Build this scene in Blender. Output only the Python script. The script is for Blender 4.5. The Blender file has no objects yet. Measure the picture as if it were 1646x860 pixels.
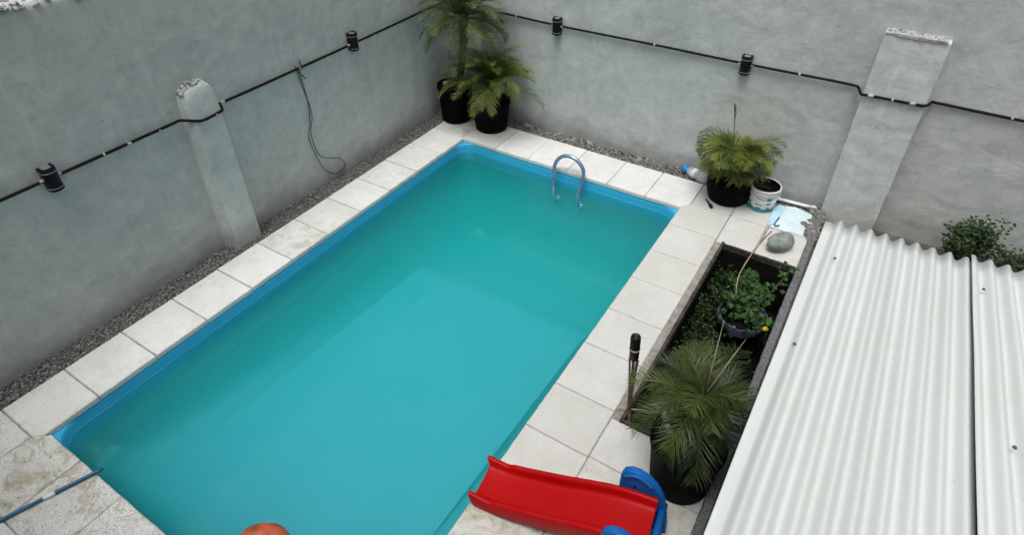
import bpy, bmesh, math, random
import numpy as np
from mathutils import Vector, Matrix, noise

random.seed(7)
rng = np.random.default_rng(7)
scene = bpy.context.scene
col = scene.collection
R = math.radians

# ------------------------------------------------------------------ camera
cam_d = bpy.data.cameras.new('camera')
cam = bpy.data.objects.new('camera', cam_d)
col.objects.link(cam)
scene.camera = cam
RIGHT = Vector((0.846668, 0.532115, -0.002824))
DOWN = Vector((0.316667, -0.508111, -0.800966))
FWD = Vector((-0.42764, 0.677257, -0.598704))
m = Matrix.Identity(4)
for i in range(3):
    m[i][0] = RIGHT[i]; m[i][1] = -DOWN[i]; m[i][2] = -FWD[i]
m.translation = Vector((4.493, -5.890, 4.068))
cam.matrix_world = m
cam_d.sensor_width = 36.0
cam_d.lens = 36.0 * 997.9 / 1646.0
cam_d.shift_y = -70.8 / 1646.0
cam_d.clip_start = 0.05
cam_d.clip_end = 2000

# ------------------------------------------------------------------ sky, sun, exposure
SUN_EL, SUN_AZ = 74.0, 180.0          # azimuth measured from +Y towards +X
w = bpy.data.worlds.new('World'); scene.world = w; w.use_nodes = True
nt = w.node_tree; nt.nodes.clear()
sky = nt.nodes.new('ShaderNodeTexSky'); sky.sky_type = 'NISHITA'; sky.sun_disc = False
sky.sun_elevation = R(SUN_EL); sky.sun_rotation = R(SUN_AZ)
sky.air_density = 1.0; sky.dust_density = 6.0; sky.ozone_density = 1.0
hs = nt.nodes.new('ShaderNodeHueSaturation'); hs.inputs['Saturation'].default_value = 0.16
bg = nt.nodes.new('ShaderNodeBackground'); bg.inputs['Strength'].default_value = 0.13
wo = nt.nodes.new('ShaderNodeOutputWorld')
nt.links.new(sky.outputs[0], hs.inputs['Color']); nt.links.new(hs.outputs[0], bg.inputs['Color'])
nt.links.new(bg.outputs[0], wo.inputs['Surface'])
sd = bpy.data.lights.new('sun', 'SUN'); sd.energy = 1.4; sd.angle = R(24); sd.color = (1.0, 0.975, 0.94)
sun = bpy.data.objects.new('sun', sd); col.objects.link(sun)
el, az = R(SUN_EL), R(SUN_AZ)
to_sun = Vector((math.sin(az) * math.cos(el), math.cos(az) * math.cos(el), math.sin(el)))
sun.rotation_euler = to_sun.to_track_quat('Z', 'Y').to_euler()
sun.location = (0, 0, 12)
vs = scene.view_settings
vs.view_transform = 'Standard'; vs.look = 'None'; vs.gamma = 1; vs.use_curve_mapping = False
vs.exposure = 0.18
scene.cycles.use_denoising = True
scene.cycles.max_bounces = 10
scene.cycles.diffuse_bounces = 4
scene.cycles.volume_bounces = 5
scene.cycles.transparent_max_bounces = 12
scene.cycles.volume_step_rate = 1.0

# ------------------------------------------------------------------ helpers
def tag(o, label=None, cat=None, group=None, kind=None):
    if label: o['label'] = label
    if cat: o['category'] = cat
    if group: o['group'] = group
    if kind: o['kind'] = kind
    return o

def empty(name, loc=(0, 0, 0)):
    o = bpy.data.objects.new(name, None); col.objects.link(o); o.location = loc
    o.empty_display_size = 0.1
    return o

def link(name, me, mat, parent=None, smooth=False):
    o = bpy.data.objects.new(name, me); col.objects.link(o)
    if mat is not None and not me.materials: me.materials.append(mat)
    if parent is not None:
        o.parent = parent
        # meshes are modelled in world coordinates
        if parent.type == 'EMPTY': o.matrix_parent_inverse = Matrix.Translation(-parent.location)
    if smooth == 'sharp':
        me.polygons.foreach_set('use_smooth', [True] * len(me.polygons)); me.set_sharp_from_angle(angle=R(38)); me.update()
    elif smooth:
        me.polygons.foreach_set('use_smooth', [True] * len(me.polygons)); me.update()
    return o

def pyd(name, verts, faces, mat, parent=None, smooth=False):
    me = bpy.data.meshes.new(name); me.from_pydata([tuple(v) for v in verts], [], faces); me.update()
    return link(name, me, mat, parent, smooth)

def bmo(name, bm, mat, parent=None, smooth=False):
    me = bpy.data.meshes.new(name); bm.normal_update(); bm.to_mesh(me); bm.free()
    return link(name, me, mat, parent, smooth)

def box(bm, c, s, rot=None, bevel=0.0, seg=1):
    M = Matrix.Translation(Vector(c))
    if rot is not None: M = M @ rot.to_4x4()
    r = bmesh.ops.create_cube(bm, size=1.0)
    vv = r['verts']
    for v in vv: v.co = M @ Vector((v.co.x * s[0], v.co.y * s[1], v.co.z * s[2]))
    if bevel > 0:
        ee = list({e for v in vv for e in v.link_edges})
        bmesh.ops.bevel(bm, geom=ee, offset=bevel, segments=seg, affect='EDGES', profile=0.5)

def tube_data(pts, rad, n=10, caps=True):
    pts = [Vector(p) for p in pts]
    if not hasattr(rad, '__len__'): rad = [rad] * len(pts)
    V, F = [], []
    up = Vector((0.123, 0.31, 0.94))
    prev = None
    for i, p in enumerate(pts):
        t = (pts[min(i + 1, len(pts) - 1)] - pts[max(i - 1, 0)]).normalized()
        if prev is None:
            a = t.cross(up)
            if a.length < 1e-3: a = t.cross(Vector((1, 0, 0)))
            a.normalize()
        else:
            a = (prev - t * prev.dot(t))
            if a.length < 1e-6: a = t.cross(up)
            a.normalize()
        prev = a
        b = t.cross(a)
        for k in range(n):
            th = 2 * math.pi * k / n
            V.append(p + (a * math.cos(th) + b * math.sin(th)) * rad[i])
    for i in range(len(pts) - 1):
        for k in range(n):
            k2 = (k + 1) % n
            F.append((i * n + k, i * n + k2, (i + 1) * n + k2, (i + 1) * n + k))
    if caps:
        F.append(tuple(reversed(range(n)))); F.append(tuple(range((len(pts) - 1) * n, len(pts) * n)))
    return V, F

def tube(name, pts, rad, mat, parent=None, n=10):
    V, F = tube_data(pts, rad, n)
    return pyd(name, V, F, mat, parent, True)

def smooth_path(pts, sub=6):
    pts = [Vector(p) for p in pts]
    out = []
    for i in range(len(pts) - 1):
        p0 = pts[max(i - 1, 0)]; p1 = pts[i]; p2 = pts[i + 1]; p3 = pts[min(i + 2, len(pts) - 1)]
        for k in range(sub):
            t = k / sub
            out.append(0.5 * ((2 * p1) + (-p0 + p2) * t + (2 * p0 - 5 * p1 + 4 * p2 - p3) * t * t + (-p0 + 3 * p1 - 3 * p2 + p3) * t ** 3))
    out.append(pts[-1])
    return out

def lathe(name, prof, c, mat, parent=None, n=40, wob=0.0, tilt=None, cap_bottom=True):
    V, F = [], []
    for (r, z) in prof:
        for k in range(n):
            a = 2 * math.pi * k / n
            rr = r * (1 + wob * math.sin(3 * a + z * 9) + wob * 0.6 * math.sin(5 * a + 1.3))
            p = Vector((rr * math.cos(a), rr * math.sin(a), z))
            if tilt is not None: p = tilt @ p
            V.append(p + Vector(c))
    for i in range(len(prof) - 1):
        for k in range(n):
            k2 = (k + 1) % n
            F.append((i * n + k, i * n + k2, (i + 1) * n + k2, (i + 1) * n + k))
    if cap_bottom: F.append(tuple(reversed(range(n))))
    F.append(tuple(range((len(prof) - 1) * n, len(prof) * n)))
    return pyd(name, V, F, mat, parent, True)

# ------------------------------------------------------------------ materials
class N:
    def __init__(s, name):
        s.m = bpy.data.materials.new(name); s.m.use_nodes = True
        s.t = s.m.node_tree; s.t.nodes.clear()
        s.out = s.t.nodes.new('ShaderNodeOutputMaterial')
    def n(s, typ, **kw):
        nd = s.t.nodes.new(typ)
        for k, v in kw.items():
            if k in nd.inputs: nd.inputs[k].default_value = v
            else: setattr(nd, k, v)
        return nd
    def l(s, a, b): s.t.links.new(a, b)
    def coord(s, scale=(1, 1, 1), rot=(0, 0, 0), which='Object'):
        tc = s.n('ShaderNodeTexCoord'); mp = s.n('ShaderNodeMapping')
        mp.inputs['Scale'].default_value = scale; mp.inputs['Rotation'].default_value = rot
        s.l(tc.outputs[which], mp.inputs[0]); return mp.outputs[0]
    def noise(s, vec, scale, detail=4, rough=0.55, dist=0.0):
        nd = s.n('ShaderNodeTexNoise'); nd.inputs['Scale'].default_value = scale
        nd.inputs['Detail'].default_value = detail; nd.inputs['Roughness'].default_value = rough
        nd.inputs['Distortion'].default_value = dist
        if vec is not None: s.l(vec, nd.inputs['Vector'])
        return nd.outputs['Fac']
    def ramp(s, fac, stops):
        r = s.n('ShaderNodeValToRGB'); e = r.color_ramp.elements
        while len(e) < len(stops): e.new(0.5)
        for i, (p, c) in enumerate(stops):
            e[i].position = p
            e[i].color = (c, c, c, 1) if not hasattr(c, '__len__') else (*c, 1)
        s.l(fac, r.inputs[0]); return r.outputs[0]
    def mix(s, fac, a, b, blend='MIX'):
        x = s.n('ShaderNodeMix', data_type='RGBA', blend_type=blend)
        for i, v in ((0, fac), (6, a), (7, b)):
            if hasattr(v, 'is_linked') or hasattr(v, 'links'): s.l(v, x.inputs[i])
            elif hasattr(v, '__len__'): x.inputs[i].default_value = (*v, 1)
            else: x.inputs[i].default_value = v
        return x.outputs[2]
    def math(s, op, a, b=0.0):
        x = s.n('ShaderNodeMath', operation=op)
        for i, v in ((0, a), (1, b)):
            if hasattr(v, 'links'): s.l(v, x.inputs[i])
            else: x.inputs[i].default_value = v
        return x.outputs[0]
    def bump(s, h, strength=0.3, dist=0.01, normal=None):
        b = s.n('ShaderNodeBump'); b.inputs['Strength'].default_value = strength; b.inputs['Distance'].default_value = dist
        s.l(h, b.inputs['Height'])
        if normal is not None: s.l(normal, b.inputs['Normal'])
        return b.outputs[0]
    def bsdf(s, color, rough=0.6, normal=None, spec=0.4, **kw):
        p = s.n('ShaderNodeBsdfPrincipled')
        for nm, v in (('Base Color', color), ('Roughness', rough), ('Specular IOR Level', spec), *kw.items()):
            if hasattr(v, 'links'): s.l(v, p.inputs[nm])
            elif hasattr(v, '__len__') and len(v) == 3: p.inputs[nm].default_value = (*v, 1)
            else: p.inputs[nm].default_value = v
        if normal is not None: s.l(normal, p.inputs['Normal'])
        s.l(p.outputs[0], s.out.inputs[0]); return p

def plain(name, c, rough=0.5, var=0.12, scale=14, bump=0.1, spec=0.4, bscale=60, **kw):
    a = N(name); v = a.coord()
    f = a.noise(v, scale, 5)
    lo = tuple(x * (1 - var * 1.6) for x in c); hi = tuple(min(1, x * (1 + var)) for x in c)
    cc = a.ramp(f, [(0.3, lo), (0.7, hi)])
    nb = a.bump(a.noise(v, bscale, 4), bump, 0.004)
    a.bsdf(cc, rough, nb, spec, **kw)
    return a.m

def plaster(name='painted_plaster', gain=1.0):
    a = N(name); v = a.coord()
    def c(x): return tuple(q * gain * t_ for q, t_ in zip(x, (1.36, 1.345, 1.325)))
    big = a.noise(v, 0.6, 5, 0.6, 0.4)
    mid = a.noise(a.coord((1.0, 1.0, 0.45)), 3.2, 9, 0.72, 0.7)
    sweep = a.noise(a.coord((1.0, 1.0, 3.2), (0.30, 0.22, 0.0)), 4.2, 10, 0.76, 0.9)
    fine = a.noise(v, 34, 6, 0.75)
    base = a.ramp(big, [(0.32, c((0.298, 0.325, 0.320))), (0.68, c((0.360, 0.384, 0.377)))])
    base = a.mix(a.ramp(mid, [(0.42, 0.0), (0.66, 0.55)]), base, c((0.415, 0.432, 0.422)))
    base = a.mix(a.ramp(sweep, [(0.52, 0.0), (0.68, 0.28)]), base, c((0.44, 0.455, 0.445)))
    base = a.mix(a.ramp(sweep, [(0.33, 0.3), (0.46, 0.0)]), base, c((0.255, 0.275, 0.272)))
    drip = a.noise(a.coord((3.0, 3.0, 0.14)), 2.3, 6, 0.6, 0.25)
    base = a.mix(a.ramp(drip, [(0.63, 0.0), (0.74, 0.45)]), base, c((0.48, 0.485, 0.468)))
    blot = a.noise(v, 9.0, 12, 0.80, 0.5)
    base = a.mix(a.ramp(blot, [(0.36, 0.42), (0.50, 0.0)]), base, c((0.235, 0.248, 0.243)))
    base = a.mix(a.ramp(blot, [(0.52, 0.0), (0.66, 0.40)]), base, c((0.46, 0.47, 0.455)))
    chips = a.noise(v, 6.5, 12, 0.82, 0.2)
    base = a.mix(a.ramp(chips, [(0.67, 0.0), (0.70, 0.6)]), base, c((0.56, 0.555, 0.535)))
    base = a.mix(a.ramp(fine, [(0.28, 0.3), (0.45, 0.0)]), base, c((0.25, 0.262, 0.256)))
    vo = a.n('ShaderNodeTexVoronoi'); vo.inputs['Scale'].default_value = 2.6; a.l(v, vo.inputs['Vector'])
    base = a.mix(a.ramp(vo.outputs['Distance'], [(0.012, 0.6), (0.024, 0.0)]), base, (0.13, 0.135, 0.13))
    sp = a.n('ShaderNodeSeparateXYZ'); a.l(v, sp.inputs[0])
    hgt = a.math('ADD', sp.outputs['Z'], a.math('MULTIPLY', a.math('SUBTRACT', a.noise(v, 2.2, 7, 0.7), 0.5), 0.9))
    base = a.mix(a.ramp(hgt, [(0.0, 0.5), (0.26, 0.0)]), base, (0.225, 0.228, 0.212))
    b0 = a.bump(a.noise(v, 3.0, 3, 0.5, 0.6), 0.30, 0.05)
    b1 = a.bump(sweep, 0.20, 0.016, b0)
    b2 = a.bump(blot, 0.38, 0.010, b1)
    b3 = a.bump(fine, 0.28, 0.004, b2)
    a.bsdf(base, 0.82, b3, 0.25)
    return a.m

def tile_mat():
    a = N('white_cement_tile')
    tc = a.n('ShaderNodeTexCoord'); oi = a.n('ShaderNodeObjectInfo')
    off = a.n('ShaderNodeCombineXYZ')
    a.l(a.math('MULTIPLY', oi.outputs['Random'], 37.0), off.inputs[0]); a.l(a.math('MULTIPLY', oi.outputs['Random'], 91.0), off.inputs[1])
    ad = a.n('ShaderNodeVectorMath', operation='ADD'); a.l(tc.outputs['Object'], ad.inputs[0]); a.l(off.outputs[0], ad.inputs[1])
    v = ad.outputs[0]
    at = a.n('ShaderNodeAttribute', attribute_type='OBJECT', attribute_name='grime')
    ag = a.n('ShaderNodeAttribute', attribute_type='OBJECT', attribute_name='grain')
    big = a.noise(v, 3.2, 6, 0.62, 0.4)
    base = a.ramp(big, [(0.30, (0.59, 0.595, 0.58)), (0.66, (0.70, 0.705, 0.695))])
    tone = a.ramp(oi.outputs['Random'], [(0.0, (0.95, 0.945, 0.925)), (0.5, (0.985, 0.98, 0.97)), (1.0, (1.03, 1.03, 1.03))])
    base = a.mix(1.0, base, tone, 'MULTIPLY')
    aw = a.n('ShaderNodeAttribute', attribute_type='OBJECT', attribute_name='warm_tint')
    tint_noise = a.noise(v, 2.2, 7, 0.7, 0.6)
    base = a.mix(a.math('MULTIPLY', a.ramp(tint_noise, [(0.30, 0.45), (0.70, 0.95)]), aw.outputs['Fac']), base, (0.445, 0.44, 0.41))  # darker, warmer tint on the tiles right of the pool
    smear = a.noise(v, 9, 8, 0.72, 0.8)
    base = a.mix(a.ramp(smear, [(0.52, 0.0), (0.70, 0.5)]), base, (0.46, 0.45, 0.41))
    fine = a.noise(v, 120, 3, 0.6)
    base = a.mix(a.math('MULTIPLY', a.ramp(fine, [(0.33, 1.0), (0.50, 0.0)]), a.math('ADD', 0.34, a.math('MULTIPLY', ag.outputs['Fac'], 0.75))), base, (0.30, 0.30, 0.285))
    grit = a.noise(v, 46, 4, 0.65)
    base = a.mix(a.math('MULTIPLY', a.ramp(grit, [(0.60, 0.0), (0.68, 1.0)]), ag.outputs['Fac']), base, (0.26, 0.255, 0.235))
    vo = a.n('ShaderNodeTexVoronoi'); vo.inputs['Scale'].default_value = 26; a.l(v, vo.inputs['Vector'])
    pit = a.math('MULTIPLY', a.ramp(vo.outputs['Distance'], [(0.06, 1.0), (0.13, 0.0)]), a.ramp(a.noise(v, 6, 3), [(0.56, 0.0), (0.66, 0.8)]))
    base = a.mix(pit, base, (0.19, 0.18, 0.155))
    moss = a.noise(v, 5.0, 9, 0.74, 1.2)
    mf = a.math('MULTIPLY', a.ramp(moss, [(0.49, 0.0), (0.60, 0.9)]), at.outputs['Fac'])
    base = a.mix(mf, base, (0.33, 0.29, 0.20))
    mpit = a.math('MULTIPLY', a.math('MULTIPLY', a.ramp(vo.outputs['Distance'], [(0.14, 1.0), (0.26, 0.0)]), a.ramp(moss, [(0.47, 0.0), (0.58, 0.9)])), at.outputs['Fac'])
    base = a.mix(mpit, base, (0.13, 0.12, 0.085))
    b = a.bump(fine, 0.22, 0.003)
    b = a.bump(grit, 0.15, 0.004, b)
    a.bsdf(base, 0.78, b, 0.28)
    return a.m

def roof_mat():
    a = N('white_corrugated_sheet'); v = a.coord((1, 1, 1))
    st = a.noise(a.coord((9, 0.3, 1)), 1.0, 4, 0.5)
    base = a.ramp(st, [(0.32, (0.50, 0.535, 0.52)), (0.66, (0.57, 0.605, 0.59))])
    d = a.noise(v, 3.0, 8, 0.7, 0.5)
    base = a.mix(a.ramp(d, [(0.5, 0.0), (0.75, 0.30)]), base, (0.47, 0.49, 0.41))
    sp = a.noise(v, 60, 3, 0.5)
    base = a.mix(a.ramp(sp, [(0.70, 0.0), (0.76, 0.5)]), base, (0.34, 0.35, 0.30))
    b = a.bump(a.noise(v, 30, 3), 0.05, 0.004)
    a.bsdf(base, 0.42, b, 0.45)
    return a.m

def leaf_mat(name, dark, light, trans=0.25, yellow=None):
    a = N(name); oi = a.n('ShaderNodeObjectInfo'); v = a.coord()
    f = a.math('ADD', a.math('MULTIPLY', a.noise(v, 6.0, 3), 0.7), a.math('MULTIPLY', oi.outputs['Random'], 0.34))
    c = a.ramp(f, [(0.28, dark), (0.72, light)])
    if yellow: c = a.mix(a.ramp(a.noise(v, 3.0, 2), [(0.6, 0.0), (0.75, 0.6)]), c, yellow)
    p = a.n('ShaderNodeBsdfPrincipled'); p.inputs['Roughness'].default_value = 0.45; p.inputs['Specular IOR Level'].default_value = 0.35
    a.l(c, p.inputs['Base Color'])
    t = a.n('ShaderNodeBsdfTranslucent'); a.l(c, t.inputs['Color'])
    mx = a.n('ShaderNodeMixShader'); mx.inputs[0].default_value = trans
    a.l(p.outputs[0], mx.inputs[1]); a.l(t.outputs[0], mx.inputs[2]); a.l(mx.outputs[0], a.out.inputs[0])
    return a.m

def water_mat():
    a = N('pool_water'); v = a.coord()
    h = a.noise(v, 2.4, 3, 0.5, 0.3)
    nb = a.bump(h, 0.16, 0.03)
    fr = a.n('ShaderNodeFresnel'); fr.inputs['IOR'].default_value = 1.33; a.l(nb, fr.inputs['Normal'])
    gl = a.n('ShaderNodeBsdfGlossy'); gl.inputs['Roughness'].default_value = 0.04; a.l(nb, gl.inputs['Normal'])
    tr = a.n('ShaderNodeBsdfTransparent')
    mx = a.n('ShaderNodeMixShader'); a.l(fr.outputs[0], mx.inputs[0]); a.l(tr.outputs[0], mx.inputs[1]); a.l(gl.outputs[0], mx.inputs[2])
    a.l(mx.outputs[0], a.out.inputs['Surface'])
    sc = a.n('ShaderNodeVolumeScatter'); sc.inputs['Color'].default_value = (0.07, 0.88, 0.95, 1); sc.inputs['Density'].default_value = 0.76
    ab = a.n('ShaderNodeVolumeAbsorption'); ab.inputs['Color'].default_value = (0.008, 0.81, 0.755, 1); ab.inputs['Density'].default_value = 0.85
    ads = a.n('ShaderNodeAddShader'); a.l(sc.outputs[0], ads.inputs[0]); a.l(ab.outputs[0], ads.inputs[1])
    a.l(ads.outputs[0], a.out.inputs['Volume'])
    return a.m

def gravel_mat():
    a = N('grey_gravel'); v = a.coord()
    f = a.noise(v, 45, 3, 0.6)
    c = a.ramp(f, [(0.30, (0.045, 0.045, 0.047)), (0.50, (0.17, 0.160, 0.155)), (0.68, (0.42, 0.40, 0.38))])
    a.bsdf(c, 0.9, a.bump(a.noise(v, 200, 3), 0.3, 0.003), 0.2)
    return a.m

def rough_concrete(name, lo, hi, scale=40):
    a = N(name); v = a.coord()
    f = a.noise(v, scale, 8, 0.75, 0.4)
    c = a.ramp(f, [(0.35, lo), (0.65, hi)])
    a.bsdf(c, 0.9, a.bump(f, 0.6, 0.01), 0.02)
    return a.m

M_PLASTER = plaster()
M_PLASTER_P = plaster('bare_cement_render', 1.17)
M_TILE = tile_mat()
M_ROOF = roof_mat()
M_WATER = water_mat()
M_GRAVEL = gravel_mat()
M_MORTAR = plain('bedding_mortar', (0.26, 0.25, 0.225), 0.95, 0.25, 20)
M_EARTH = plain('bare_earth', (0.10, 0.088, 0.072), 0.98, 0.35, 9, 0.6)
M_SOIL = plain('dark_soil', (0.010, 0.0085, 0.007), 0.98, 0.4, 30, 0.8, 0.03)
M_PIT = rough_concrete('pit_wall_shade_black', (0.006, 0.006, 0.006), (0.016, 0.015, 0.014), 12)  # near-black colour carries the shade inside the planter pit
M_RIM = rough_concrete('weathered_rim', (0.020, 0.018, 0.017), (0.085, 0.078, 0.07), 22)
M_KERB = rough_concrete('rough_grey_kerb', (0.010, 0.011, 0.012), (0.26, 0.265, 0.27), 80)
M_CHIP = rough_concrete('broken_white_mortar', (0.09, 0.09, 0.088), (0.66, 0.65, 0.63), 40)
M_POOL = plain('blue_fibreglass', (0.06, 0.40, 0.66), 0.32, 0.07, 4, 0.03, 0.5)
M_BLACK = plain('black_plastic', (0.005, 0.005, 0.006), 0.45, 0.2, 20, 0.1, 0.25)
M_POT = plain('black_pot_plastic', (0.004, 0.004, 0.0045), 0.65, 0.3, 10, 0.15, 0.035)
M_CABLE = plain('black_conduit', (0.006, 0.006, 0.007), 0.6, 0.2, 10, 0.05, 0.15)
M_CLIP = plain('pale_clip', (0.42, 0.42, 0.42), 0.5, 0.1)
M_LENS = plain('frosted_lens', (0.20, 0.21, 0.22), 0.25, 0.08)
M_STEEL = plain('blue_grey_steel', (0.34, 0.46, 0.62), 0.22, 0.15, 12, 0.03, 0.5, Metallic=0.75)
M_WIRE = plain('dark_wire', (0.03, 0.032, 0.032), 0.6, 0.2)
M_FROND = leaf_mat('palm_leaf', (0.026, 0.052, 0.013), (0.15, 0.195, 0.040), 0.3)
M_FROND_Y = leaf_mat('palm_leaf_yellowish', (0.045, 0.070, 0.014), (0.25, 0.295, 0.048), 0.3)
M_FROND_D = leaf_mat('palm_leaf_deep', (0.022, 0.046, 0.014), (0.11, 0.155, 0.045), 0.25)
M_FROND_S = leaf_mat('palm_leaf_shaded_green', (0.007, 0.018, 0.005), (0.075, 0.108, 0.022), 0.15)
M_DEAD = leaf_mat('dry_leaf', (0.16, 0.11, 0.06), (0.34, 0.26, 0.15), 0.2)
M_VINE = leaf_mat('vine_leaf', (0.014, 0.045, 0.012), (0.075, 0.17, 0.036), 0.25)
M_WEED = leaf_mat('weed_leaf', (0.010, 0.024, 0.007), (0.040, 0.072, 0.020), 0.2)
M_SHRUB = leaf_mat('shrub_leaf', (0.016, 0.035, 0.014), (0.055, 0.095, 0.03), 0.2)
M_TRUNK = plain('palm_trunk', (0.045, 0.040, 0.026), 0.95, 0.5, 30, 0.9, bscale=40)
M_STEM = plain('green_brown_stem', (0.10, 0.105, 0.045), 0.8, 0.3, 20)
def worn_plastic(name, c, faded, rough):
    a = N(name); v = a.coord()
    f = a.noise(v, 4.0, 8, 0.7, 0.4)
    col_ = a.mix(a.ramp(f, [(0.45, 0.0), (0.75, 0.45)]), c, faded)
    sc_ = a.noise(a.coord((3, 40, 40)), 2.0, 5, 0.7)
    col_ = a.mix(a.ramp(sc_, [(0.64, 0.0), (0.70, 0.35)]), col_, faded)
    d = a.noise(v, 22, 9, 0.8)
    col_ = a.mix(a.ramp(d, [(0.62, 0.0), (0.72, 0.4)]), col_, tuple(x * 0.45 + 0.02 for x in c))
    ro = a.ramp(f, [(0.3, rough), (0.7, rough + 0.22)])
    a.bsdf(col_, ro, a.bump(d, 0.06, 0.004), 0.14)
    return a.m
M_RED = worn_plastic('red_plastic', (0.36, 0.002, 0.003), (0.42, 0.004, 0.006), 0.34)
M_BLUE = worn_plastic('blue_plastic', (0.006, 0.105, 0.38), (0.03, 0.16, 0.44), 0.34)
M_WHITE = plain('white_plastic', (0.72, 0.73, 0.74), 0.4, 0.06)
M_ORANGE = plain('orange_vinyl', (0.44, 0.085, 0.035), 0.5, 0.35, 12, 0.15)
M_HOSE = plain('blue_pole_paint', (0.015, 0.11, 0.23), 0.4, 0.2, 8)
M_STICK = plain('dry_cane', (0.34, 0.29, 0.20), 0.8, 0.3, 20)
M_CANE = plain('brown_cane', (0.13, 0.085, 0.045), 0.75, 0.4, 30, 0.4)
M_SHEET = plain('pale_blue_plastic', (0.58, 0.70, 0.74), 0.45, 0.08, 5)
M_SHEETB = plain('mid_blue_plastic', (0.42, 0.64, 0.74), 0.45, 0.08, 5)
M_STONE = plain('grey_green_stone', (0.22, 0.25, 0.225), 0.7, 0.35, 7, 0.3)
M_TEAL = plain('teal_print', (0.02, 0.25, 0.29), 0.45, 0.3, 25)
M_PRINT = plain('grey_print', (0.16, 0.19, 0.22), 0.5, 0.2)
M_SCREW = plain('dull_screw', (0.12, 0.13, 0.11), 0.6, 0.3)
M_BAG = plain('grey_blue_plastic_bag', (0.030, 0.042, 0.050), 0.35, 0.4, 12, 0.4)
M_PEBBLE = plain('white_pebble', (0.5, 0.5, 0.47), 0.7, 0.2)
M_FRUIT = plain('yellow_fruit', (0.50, 0.36, 0.03), 0.5, 0.3)
M_FLOWER = plain('reddish_stalk', (0.22, 0.075, 0.03), 0.8, 0.4)
def clear_mat():
    a = N('clear_bottle_plastic')
    p = a.bsdf((0.85, 0.92, 0.97), 0.12, None, 0.5)
    p.inputs['Alpha'].default_value = 0.24
    return a.m
M_CLEAR = clear_mat()

# ------------------------------------------------------------------ dimensions (metres)
POOL = (0.0, -5.39, 3.05, 0.0)             # x0,y0,x1,y1 of the opening
PLAN = (3.665, -2.965, 4.385, -0.445)      # planter pit
WX, WY = -0.765, 0.82                      # faces of the two walls
WTOP = 2.72

def cells(x0, x1, y0, y1, holes, z, name, mat, parent=None, kind=None, skirt=None):
    xs = sorted({x0, x1, *[h[0] for h in holes], *[h[2] for h in holes]})
    ys = sorted({y0, y1, *[h[1] for h in holes], *[h[3] for h in holes]})
    V = [(x, y, z) for y in ys for x in xs]; F = []
    for j in range(len(ys) - 1):
        for i in range(len(xs) - 1):
            cx, cy = (xs[i] + xs[i + 1]) / 2, (ys[j] + ys[j + 1]) / 2
            if any(h[0] < cx < h[2] and h[1] < cy < h[3] for h in holes): continue
            a = j * len(xs) + i
            F.append((a, a + 1, a + 1 + len(xs), a + len(xs)))
    o = pyd(name, V, F, mat, parent)
    if kind: o['kind'] = kind
    return o

HP = (POOL[0] - 0.03, POOL[1] - 0.03, POOL[2] + 0.03, POOL[3] + 0.03)
HQ = (PLAN[0] - 0.02, PLAN[1] - 0.02, PLAN[2] + 0.02, PLAN[3] + 0.02)
cells(-400, 400, -400, 400, [HP, HQ], -0.085, 'ground', M_EARTH, None, 'structure')
pave = cells(-0.50, 4.44, -7.4, 0.58, [HP, HQ], -0.014, 'pavement', M_MORTAR, None, 'structure')

# ------------------------------------------------------------------ paving tiles, each its own piece
def tile(x0, y0, x1, y1, grime=0.0, grain=0.0, pool='', cut=None, g=0.0022, warm_tint=None):
    """slab with slightly irregular edges; pool = sides (l r f b) that face the water"""
    dz = random.uniform(-0.002, 0.002)
    ov = 0.012
    X0 = x0 + (g if 'l' not in pool else -ov); X1 = x1 - (g if 'r' not in pool else -ov)
    Y0 = y0 + (g if 'f' not in pool else -ov); Y1 = y1 - (g if 'b' not in pool else -ov)
    if cut: base = cut
    else: base = [(X0, Y0), (X1, Y0), (X1, Y1), (X0, Y1)]
    out = []
    n = len(base)
    for i in range(n):
        a, b = Vector(base[i]), Vector(base[(i + 1) % n])
        k = max(2, int((b - a).length / 0.05))
        for j in range(k):
            p = a.lerp(b, j / k)
            if j: p = p + Vector((random.gauss(0, 0.0011), random.gauss(0, 0.0011)))
            out.append(p)
    c = sum(out, Vector((0, 0))) / len(out)
    def inset(d):
        r = []
        for i, p in enumerate(out):
            t = (out[(i + 1) % len(out)] - out[i - 1]).normalized()
            nrm = Vector((-t.y, t.x))
            q = p + nrm * d
            r.append(q)
        return r
    th = 0.048
    V, F = [], []
    rings = [(0.0, -th), (0.0, -0.011), (0.0028, -0.0045), (0.0075, 0.0), (0.02, 0.0005)]
    for d, z in rings:
        for p in inset(d): V.append((p.x, p.y, z + dz))
    L = len(out)
    for r in range(len(rings) - 1):
        for i in range(L):
            i2 = (i + 1) % L
            F.append((r * L + i, r * L + i2, (r + 1) * L + i2, (r + 1) * L + i))
    F.append(tuple(range((len(rings) - 1) * L, len(rings) * L)))
    o = pyd('tile', V, F, M_TILE, pave)
    o['grime'] = float(grime); o['grain'] = float(grain)
    o['warm_tint'] = float((0.0 if base[0][0] < 3.0 else 0.9) if warm_tint is None else warm_tint)
    return o

# left coping
ly = [-4.99 + 0.5 * k for k in range(10)] + [0.025]
gr = {4: 0.55, 7: 0.35, 8: 0.15, 5: 0.1}
for k in range(10):
    tile(-0.512, ly[k], 0.0, ly[k + 1], gr.get(k, 0.0), 0.1 if k > 1 else 0.3, 'r', None, 0.0045)
tile(0, 0, 0, 0, 0.0, 0.35, '', [(-0.508, -5.465), (-0.055, -5.465), (0.012, -5.41), (0.012, -4.9935), (-0.508, -4.9935)])
# back left corner
tile(0, 0, 0, 0, 0.5, 0.1, '', [(-0.508, 0.032), (-0.02, 0.032), (-0.035, 0.2), (-0.005, 0.245), (-0.005, 0.585), (-0.508, 0.585)])
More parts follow.
